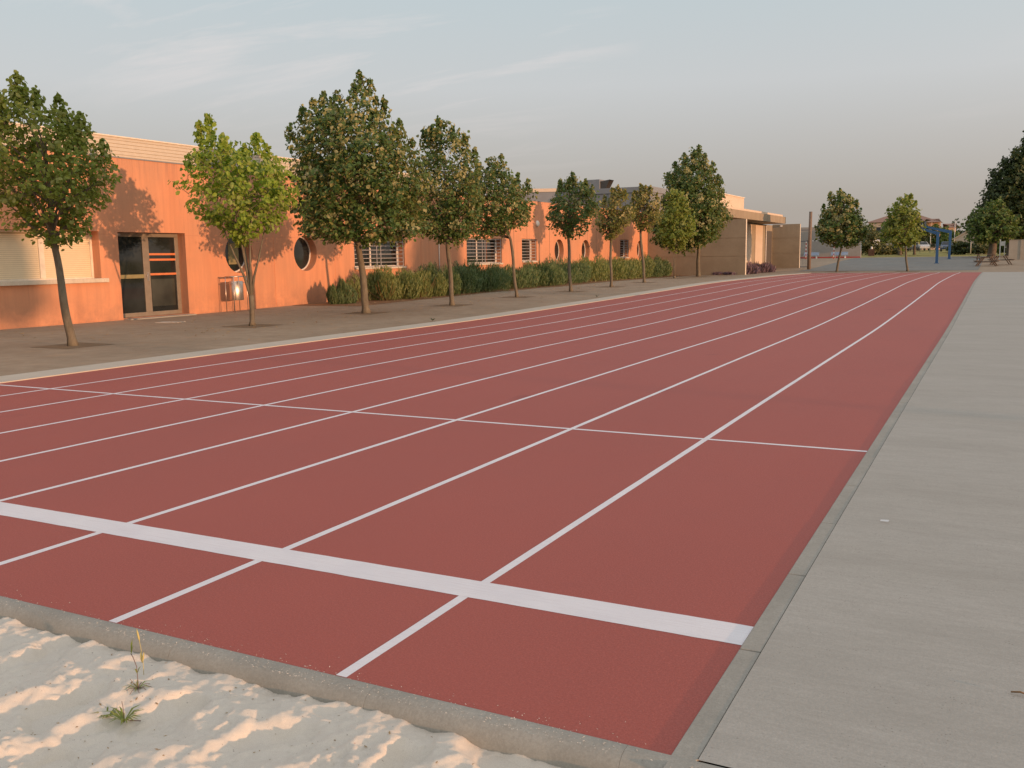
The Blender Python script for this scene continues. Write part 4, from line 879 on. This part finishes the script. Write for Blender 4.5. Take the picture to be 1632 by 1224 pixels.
for (x0, x1, lb_) in ((-19.9, -18.2, 'pale blue plank bench against the grey wall, behind the wooden pole'), (-16.9, -15.05, 'pale blue plank bench against the grey wall, right of the goal')):
    be = empty('bench', ((x0 + x1) / 2, 112.4, gz(112.4))); tag(be, lb_, 'bench', 'playground benches'); hw = (x1 - x0) / 2
    MB().box(-hw, 0.1, .38, hw, .16, .72).build('backrest', M['plank'], be); MB().box(-hw, -.3, .32, hw, .1, .37).build('seat', M['plank'], be)
    for s in (-1, 1): MB().box(s * hw * .7 - .06, -.25, 0, s * hw * .7 + .06, .08, .32).build('leg', M['orangebar'] if s < 0 else M['whitep'], be)
gl = empty('handball_goal', (-17.65, 109.5, gz(109.5))); tag(gl, 'handball goal with red and white striped posts before the grey wall', 'goal')
for s in (-1, 1):
    b = MB()
    for k in range(10): b.box(s*1.5 - .04, -.04, k * .2, s*1.5 + .04, .04, k * .2 + .2, k % 2)
    b.build('post', [M['red'], M['whitep']], gl)
b = MB()
for k in range(15): b.box(-1.46 + k * .195, -.04, 2.0, -1.46 + (k + 1) * .195, .04, 2.08, k % 2)
b.build('crossbar', [M['blackp'], M['whitep']], gl)
for s in (-1, 1):
    MB().tube([(s*1.5, .05, 2.02), (s*1.5, .8, 1.95), (s*1.5, 1.1, 0.02), (s*1.5, .05, .02)], .025, 6).build('rear_frame', M['pole'], gl)
MB().box(-1.5, 1.09, 0.0, 1.5, 1.12, .04).build('ground_bar', M['pole'], gl)
def hoop(x, y, lab, hgt, arm, rise):
    h = empty('basketball_hoop', (x, y, gz(y))); tag(h, lab, 'basketball hoop', 'blue basketball hoops')
    MB().box(-.2, -.2, 0, .2, .2, .05).box(-.115, -.115, .05, .115, .115, hgt).build('post', M['blue'], h)
    b = MB()
    vs = [(px_, py_, pz_) for px_, z_ in ((.14, hgt), (-arm, hgt + rise)) for py_ in (-.09, .09) for pz_ in (z_ - .30 * (1 if px_ > 0 else .62), z_ + .02)]
    b.add(vs, [(0, 1, 3, 2), (4, 6, 7, 5), (0, 4, 5, 1), (2, 3, 7, 6), (0, 2, 6, 4), (1, 5, 7, 3)])
    b.build('arm', M['blue'], h)
    MB().box(-arm - .06, -.6, hgt + rise - .2, -arm - .02, .6, hgt + rise + .45).build('backboard', M['bluedk'], h)
    MB().tube([(-arm - .3 + .22*math.cos(t*.5236), .22*math.sin(t*.5236), hgt + rise - .1) for t in range(13)], .012, 5, cap=False).build('rim', M['orangebar'], h)
hoop(-4.85, 93.4, 'nearer blue basketball post with sloping arm reaching left', 2.78, 1.30, .42)
hoop(-4.28, 104.2, 'farther blue basketball post right of the nearer one', 2.80, 2.3, .55)
o = MB()
for k in range(14): a = 2*math.pi*k/14; o.box(.3*math.cos(a)-.05, .3*math.sin(a)-.05, 0, .3*math.cos(a)+.05, .3*math.sin(a)+.05, .85)
o = o.build('wooden_bin', M['brown']); o.location = (-13.75, 123, gz(123)); tag(o, 'round brown slatted litter bin on the dry grass', 'litter bin')
o = MB().tube([(0, 0, 0), (0, 0, 1.0), (0, 0, 1.12)], [.11, .11, .05], 10).build('bollard', M['whitep']); o.location = (-14.1, 126.5, gz(126.5)); tag(o, 'pale post standing behind the brown round bin', 'post')

def picnic(x, y, rz, lab):
    t = empty('picnic_table', (x, y, gz(y)), rz); tag(t, lab, 'picnic table', 'picnic tables under the trees')
    b = MB(); [b.box(-.9, -.36 + k * .15, .72, .9, -.36 + k * .15 + .135, .76) for k in range(5)]; b.build('table_top', M['wood'], t)
    for s in (-1, 1):
        b = MB(); b.box(-.9, s * .78 - .13, .42, .9, s * .78 - .005, .46); b.box(-.9, s * .78 + .005, .42, .9, s * .78 + .13, .46); b.build('bench_seat', M['wood'], t)
    for s in (-1, 1):
        b = MB(); b.tube([(s * .6, -.75, 0), (s * .6, -.25, .72)], .05, 4, smooth=False); b.tube([(s * .6, .75, 0), (s * .6, .25, .72)], .05, 4, smooth=False); b.box(s * .6 - .03, -.85, .36, s * .6 + .03, .85, .42); b.build('leg_frame', M['wood'], t)
picnic(-.75, 87.0, R(84), 'brown wooden picnic table closest to the track end')
picnic(.30, 89.5, R(98), 'brown wooden picnic table behind the nearest one')
picnic(-.9, 94.5, R(12), 'brown wooden picnic table farthest back beside the round tree trunk')

tree('shade_tree', (-.55, 108.5, gz(108.5)), [(1.6, -1.9, 1.5), (2.1, -2.4, 2.1), (3.0, -2.6, 2.4), (3.9, -2.4, 2.2), (4.7, -1.8, 1.6), (5.4, -1.0, 1.0), (5.9, -.6, .4)], M['leafE'], .13, 1.3, (.42, .36), .1, 'round green tree with thick trunk behind the picnic tables', None, .6, bark='barkd', gap=.02)
tree('poplar_tree', (1.2, 117, gz(117)), [(1.8, -1.9, 1.8), (3, -2.9, 2.7), (5, -3.2, 3.1), (7, -2.9, 2.8), (9, -2.3, 2.2), (10.5, -1.2, 1.4), (11.6, -.3, .8)], M['leafD'], .15, 1.5, (.4, .3), 0, 'dark poplar with a loose left edge above the round tree', 'dark trees at the right', .8, bark='barkd', gap=0)
tree('poplar_tree', (4.6, 119, gz(119)), [(1.8, -2.2, 2.4), (3, -3.2, 3.4), (6, -3.6, 3.6), (9, -3.4, 3.3), (12, -2.8, 2.6), (14.5, -1.6, 1.6), (16.4, -.5, .7)], M['leafD'], .16, 1.4, (.45, .35), 0, 'tallest dark poplar at the right edge of the picture', 'dark trees at the right', .9, bark='barkd', gap=0)
tree('olive_tree', (-15.9, 141, gz(141)), [(.4, -1.2, 1.2), (1.4, -1.7, 1.6), (2.6, -1.5, 1.4), (3.6, -.9, .8), (4.2, -.3, .3)], M['leafO'], .15, 1.2, (.15, .1), 0, 'olive green bushy tree right of the grey playground wall', 'trees beyond the grass', .6, bark='barkd', gap=0)
tree('maple_tree', (-11.15, 130.6, gz(130.6)), [(1.9, -1.6, 1.6), (2.8, -2.4, 2.2), (3.8, -2.3, 2.0), (4.8, -1.4, 1.3), (5.4, -.5, .5)], M['leafE'], .15, 1.2, (.24, .2), 0, 'green tree with brown trunk on the dry grass, behind the far track tree', 'trees beyond the grass', .6, bark='barkd')
tree('maple_tree', (-9.6, 133, gz(133)), [(1.9, -1.3, 1.3), (2.8, -1.8, 1.9), (3.6, -1.5, 1.7), (4.6, -.8, .8)], M['leafD'], .15, 1.2, (.16, .12), 0, 'darker small tree right of the brown-trunked tree on the grass', 'trees beyond the grass', .6, bark='barkd')
bsh = [(-14.6, 143, 1.5, 1.0, 1.55, 'leafO', 'tan olive shrub behind the brown round bin'), (-12.9, 144, 1.4, 1.0, 1.4, 'leafO', 'low olive shrub right of the tan one behind the bin'), (-17.6, 146, 1.4, 1.0, 1.9, 'leafD', 'dark green shrub close behind the grey playground wall'),
       (-4.7, 136, 1.3, 1.1, 1.6, 'leafO', 'grey-green shrub right of the blue hoops'), (-3.9, 135, 1.5, 1.1, 1.7, 'leafD', 'dark shrub mass left of the round tree'), (-2.0, 137, 1.4, 1.1, 1.8, 'leafO', 'pale green shrub behind the round tree trunk'), (1.0, 134, 1.6, 1.1, 1.9, 'leafE', 'green shrub right of the round tree trunk')]
for (x, y, rx, ry, h, mt, lb_) in bsh:
    tree('shrub', (x, y, gz(y)), [(.05, -rx*.8, rx*.8), (h*.3, -rx, rx), (h*.65, -rx*.8, rx*.8), (h, -rx*.3, rx*.3)], M[mt], .13, 1.3, (.06, .04), 0, lb_, 'shrubs beyond the playground', .4, bark='barkd', cat='shrub', gap=0, depth=.8)
for (x, y, r_, z1_, mt, lb_) in ((-12.6, 186, 2.2, 5.2, 'leafO', 'loose green tree in front of the brown-roofed house, left'), (-9.9, 187, 2.0, 4.6, 'leafE', 'green tree between the house and the blue hoops'), (-7.9, 184, 1.9, 4.2, 'leafE', 'rounded green tree seen between the two blue posts'), (-15.5, 188, 2.3, 5.0, 'leafE', 'green tree in front of the middle of the house'), (-21.0, 190, 2.2, 4.0, 'leafO', 'yellowish tree left of the brown-roofed house')):
    tree('garden_tree', (x, y, gz(y)), [(.6, -r_*.6, r_*.6), (1.6, -r_, r_), (z1_*.6, -r_*.9, r_*.9), (z1_*.85, -r_*.6, r_*.5), (z1_, -.3, .3)], M[mt], .17, 1.0, (.14, .1), 0, lb_, 'garden trees by the houses', .6, bark='barkd', gap=0)
for i, (x, y, h) in enumerate(((-14.4, 322, 7.6), (-12.9, 326, 8.8), (-11.4, 320, 9.0), (-10.0, 327, 8.0), (-8.6, 322, 8.6), (-6.9, 325, 8.1), (-5.2, 322, 8.4), (-3.4, 326, 7.8))):
    wd = ['leftmost', 'second from the left', 'third from the left', 'fourth from the left', 'fourth from the right', 'third from the right', 'second from the right', 'rightmost'][i]
    tree('cypress_tree', (x, y, gz(y)), [(.3, -1.0, 1.0), (h*.3, -1.25, 1.2), (h*.7, -.8, .8), (h, -.15, .15)], M['leafD'], .26, 1.0, (.16, .1), 0, f'far dark conical tree on the skyline, {wd} of eight', 'far conifers on the skyline', .7, bark='barkd', gap=0)

# wire fence beyond the grass
fn = empty('wire_fence', (-8, 148.5, 0)); fn.location = (0, 0, 0); tag(fn, 'thin wire fence with pale posts along the far side of the grass', 'fence')
zf = gz(148.5)
for i in range(14):
    x = -22 + i * 2.0; MB().tube([(x, 148.5, zf - .1), (x, 148.5, zf + 1.25)], .035, 6).build('post', M['fence'], fn)
b = MB()
for z in (.15, .4, .65, .9, 1.2): b.tube([(-22, 148.5, zf + z), (4, 148.5, zf + z)], .012, 4)
for i in range(130): x = -22 + i * .2; b.tube([(x, 148.5, zf + .15), (x, 148.5, zf + 1.2)], .006, 3, cap=False)
b.build('mesh_panel', M['fence'], fn)
for (x, y, h, lb_) in ((-8.75, 150, 3.1, 'thin pale lamp pole behind the blue hoops, left one'), (-5.6, 150, 4.3, 'thin pale lamp pole right of the blue hoops, taller one'), (-3.0, 131, 2.0, 'short pale post before the shrubs left of the round tree')):
    lp = empty('lamp_pole', (x, y, gz(y))); tag(lp, lb_, 'pole', 'thin poles beyond the grass')
    MB().tube([(0, 0, 0), (0, 0, h)], [.07, .05], 8).build('shaft', M['pole'], lp); MB().tube([(-.12, 0, h), (-.12, 0, h + .08), (.12, 0, h + .08)], .04, 6).build('head', M['pole'], lp)

def car(name, x, y, rz, paint, lab, van=False):
    c = empty(name, (x, y, gz(y)), rz); tag(c, lab, 'van' if van else 'car', 'vehicles parked beyond the fence')
    # side profile (length along x, height z)
    if van: pr = [(-2.3, .35), (-2.3, 1.9), (-2.1, 2.05), (1.0, 2.05), (1.5, 1.75), (1.85, 1.15), (2.3, 1.0), (2.4, .35)]; gl = [(.95, 1.2), (.95, 1.85), (1.35, 1.78), (1.75, 1.2)]
    else: pr = [(-2.1, .35), (-2.15, .85), (-1.9, 1.05), (-1.45, 1.42), (-.9, 1.5), (.35, 1.48), (1.05, 1.02), (1.9, .85), (2.1, .65), (2.1, .35)]; gl = [(-1.6, 1.03), (-1.3, 1.38), (.25, 1.40), (.85, 1.03)]
    n = len(pr); hw = .84
    b = MB(); vs = []
    for (px, pz) in pr:
        w_ = hw - max(0, pz - .95) * .28
        vs += [(px, -w_, pz), (px, w_, pz)]
    b.add(vs, [(2*i, 2*((i+1) % n), 2*((i+1) % n) + 1, 2*i + 1) for i in range(n)] + [tuple(2*i for i in range(n)), tuple(2*i + 1 for i in range(n))[::-1]])
    b.build('body', paint, c, bevel=.05)
    b = MB()
    for s in (-1, 1):
        b.add([(gx_, s * (hw - max(0, gz_ - .95) * .28 + .006), gz_) for gx_, gz_ in gl], [(0, 1, 2, 3)])
    if not van: b.add([(1.06, -.72, 1.03), (1.06, .72, 1.03), (.42, .64, 1.44), (.42, -.64, 1.44)], [(0, 1, 2, 3)]); b.add([(-1.91, -.7, 1.08), (-1.91, .7, 1.08), (-1.50, .64, 1.41), (-1.50, -.64, 1.41)], [(0, 1, 2, 3)])
    else: b.add([(1.87, -.72, 1.2), (1.87, .72, 1.2), (1.54, .6, 1.73), (1.54, -.6, 1.73)], [(0, 1, 2, 3)])
    b.build('windows', M['glass'], c)
    for sx in (-1.3, 1.3):
        for sy in (-1, 1): MB().tube([(sx, sy * .68, .32), (sx, sy * .86, .32)], .32, 16).build('wheel', M['tyre'], c)
    for sy in (-1, 1): MB().box(2.06 if not van else 2.31, sy * .72 - .14, .62 if not van else .7, 2.13 if not van else 2.42, sy * .72 + .08, .76 if not van else .9).build('headlight', M['lampg'], c)
car('parked_van', -20.3, 172, R(200), M['carw'], 'pale van parked behind the fence at the left by the grey wall', True)
car('parked_car', -12.7, 173, R(-80), M['carg'], 'dark car parked behind the fence, between two silver cars')
car('parked_car', -11.3, 172, R(-72), M['carw'], 'silver car parked behind the fence, nearest the blue hoops')
car('parked_car', -14.1, 174, R(-95), M['carw'], 'silver car parked behind the fence, left of the dark car')
car('parked_car', -6.9, 158, R(-85), M['carb'], 'dark blue car parked between the two blue hoop posts')

# houses
def hip(b, x0, x1, y0, y1, ze, zr, m, ov=.5):
    x0 -= ov; x1 += ov; y0 -= ov; y1 += ov; h = (y1 - y0) / 2; ym = (y0 + y1) / 2
    b.add([(x0, y0, ze), (x1, y0, ze), (x1, y1, ze), (x0, y1, ze), (x0 + h, ym, zr), (x1 - h, ym, zr)], [(0, 1, 5, 4), (1, 2, 5), (2, 3, 4, 5), (3, 0, 4), (0, 3, 2, 1)], m)
hs = empty('house', (0, 0, 0)); tag(hs, 'large beige house with brown hipped roof above the trees', 'house')
MB().box(-26.5, 230, 1.6, -12.6, 238, 8.1).build('wall', M['hwall'], hs)
b = MB(); hip(b, -26.5, -12.6, 230, 238, 8.1, 9.8, 0); b.build('roof', M['tile'], hs)
MB().box(-20.3, 233.5, 8.8, -19.7, 234.1, 10.1).build('chimney', M['hwall'], hs)
for x in (-24.8, -22.3, -17, -15): MB().box(x, 229.96, 5.8, x + .9, 229.998, 7.0).build('window', M['glass'], hs)
hs2 = empty('house', (0, 0, 0)); tag(hs2, 'sunlit peach house wing with balcony posts right of the hipped roof', 'house')
MB().box(-14.6, 222, 1.6, -11.2, 228, 6.3).build('wall', M['hlit'], hs2)
b = MB(); hip(b, -14.6, -11.2, 222, 228, 7.6, 8.4, 0, .3); b.build('roof', M['tile'], hs2)
for x in (-14.5, -13.0, -11.3): MB().box(x, 222, 6.302, x + .25, 222.3, 7.598).build('porch_post', M['hlit'], hs2)
MB().box(-13.9, 224.5, 6.302, -11.4, 227.9, 7.598).build('upper_wall', M['hlit'], hs2)
MB().box(-12.6, 221.96, 4.6, -12.0, 221.998, 5.8).build('window', M['glass'], hs2)
hs3 = empty('house', (0, 0, 0)); tag(hs3, 'small sunlit orange-brown house left of the tall pale pole', 'house')
MB().box(-10.6, 224, 1.6, -8.4, 229, 6.4).build('wall', M['hlit'], hs3)
b = MB(); hip(b, -10.6, -8.4, 224, 229, 6.4, 7.3, 0, .3); b.build('roof', M['tile'], hs3); MB().box(-9.8, 223.96, 4.6, -9.3, 223.998, 5.6).build('window', M['glass'], hs3)
sh = empty('shed', (0, 0, 0)); tag(sh, 'low grey gabled shed behind the shrubs right of the hoops', 'shed')
MB().add([(-5.6, 150, 1.2), (-1.0, 150, 1.2), (-1.0, 150, 3.3), (-3.3, 150, 4.7), (-5.6, 150, 3.3), (-5.6, 156, 1.2), (-1.0, 156, 1.2), (-1.0, 156, 3.3), (-3.3, 156, 4.7), (-5.6, 156, 3.3)], [(0, 1, 2, 3, 4), (9, 8, 7, 6, 5), (0, 5, 6, 1), (1, 6, 7, 2), (0, 4, 9, 5)]).build('wall', M['shed'], sh)
b = MB(); b.add([(-5.9, 149.8, 3.15), (-3.3, 149.8, 4.76), (-3.3, 156.2, 4.76), (-5.9, 156.2, 3.15), (-.7, 149.8, 3.15), (-.7, 156.2, 3.15)], [(0, 1, 2, 3), (1, 4, 5, 2)]); r_ = b.build('roof', M['shed'], sh); s_ = r_.modifiers.new('s', 'SOLIDIFY'); s_.thickness = .12
tp = MB().add([(-5.2, 147.5, 2.7), (-3.6, 147.5, 1.5), (-3.6, 149.5, 1.5), (-5.2, 149.5, 2.9), (-5.2, 147.5, 1.3), (-5.2, 149.5, 1.3), (-3.6, 147.5, 1.3), (-3.6, 149.5, 1.3)], [(0, 1, 2, 3), (4, 6, 1, 0), (5, 3, 2, 7), (4, 0, 3, 5), (1, 6, 7, 2)]).build('tarpaulin', M['teal']); tag(tp, 'sloping teal tarpaulin beside the grey shed', 'tarpaulin')
bwl = MB(); zb_ = gz(101)
bwl.box(.95, 101, zb_ - .2, 12, 101.2, 2.42); bwl.box(.93, 100.97, 2.423, 12.02, 101.23, 2.48)
for x in (1.9, 3.9, 5.9): bwl.box(x, 100.96, zb_, x + .12, 100.998, 2.42)
o = bwl.build('boundary_wall', M['bwall']); tag(o, 'beige boundary wall at the right edge under the tall poplar', 'wall')
gp = MB().box(-.05, -.05, 0, .05, .05, 1.9).box(.35, -.04, .3, .42, .04, 1.75).box(.05, -.02, 1.3, .35, .02, 1.7); o = gp.build('notice_post', M['pole']); o.location = (.2, 101.5, gz(101.5)); tag(o, 'white post frame at the left end of the beige wall', 'post')

# two tall trees outside the right of the picture whose long shadows reach the wall
tree('plane_tree', (42, 24.0, 0), [(4.9, -1.6, 1.6), (5.6, -2.1, 2.0), (7, -2.2, 2.1), (9, -1.5, 1.5), (10.2, -.4, .4)], M['leafD'], .12, 1.3, (.3, .25), 0, 'tall dark tree on the lawn right of the walkway, farther one', 'trees right of the walkway', .7, bark='barkd', gap=0)
tree('plane_tree', (40, 3.0, 0), [(4.9, -1.6, 1.6), (5.6, -2.3, 2.3), (7, -2.2, 2.1), (9, -1.5, 1.5), (10.2, -.4, .4)], M['leafD'], .12, .8, (.13, .10), 0, 'tall dark tree on the lawn right of the walkway, nearer one', 'trees right of the walkway', .7, bark='barkd')
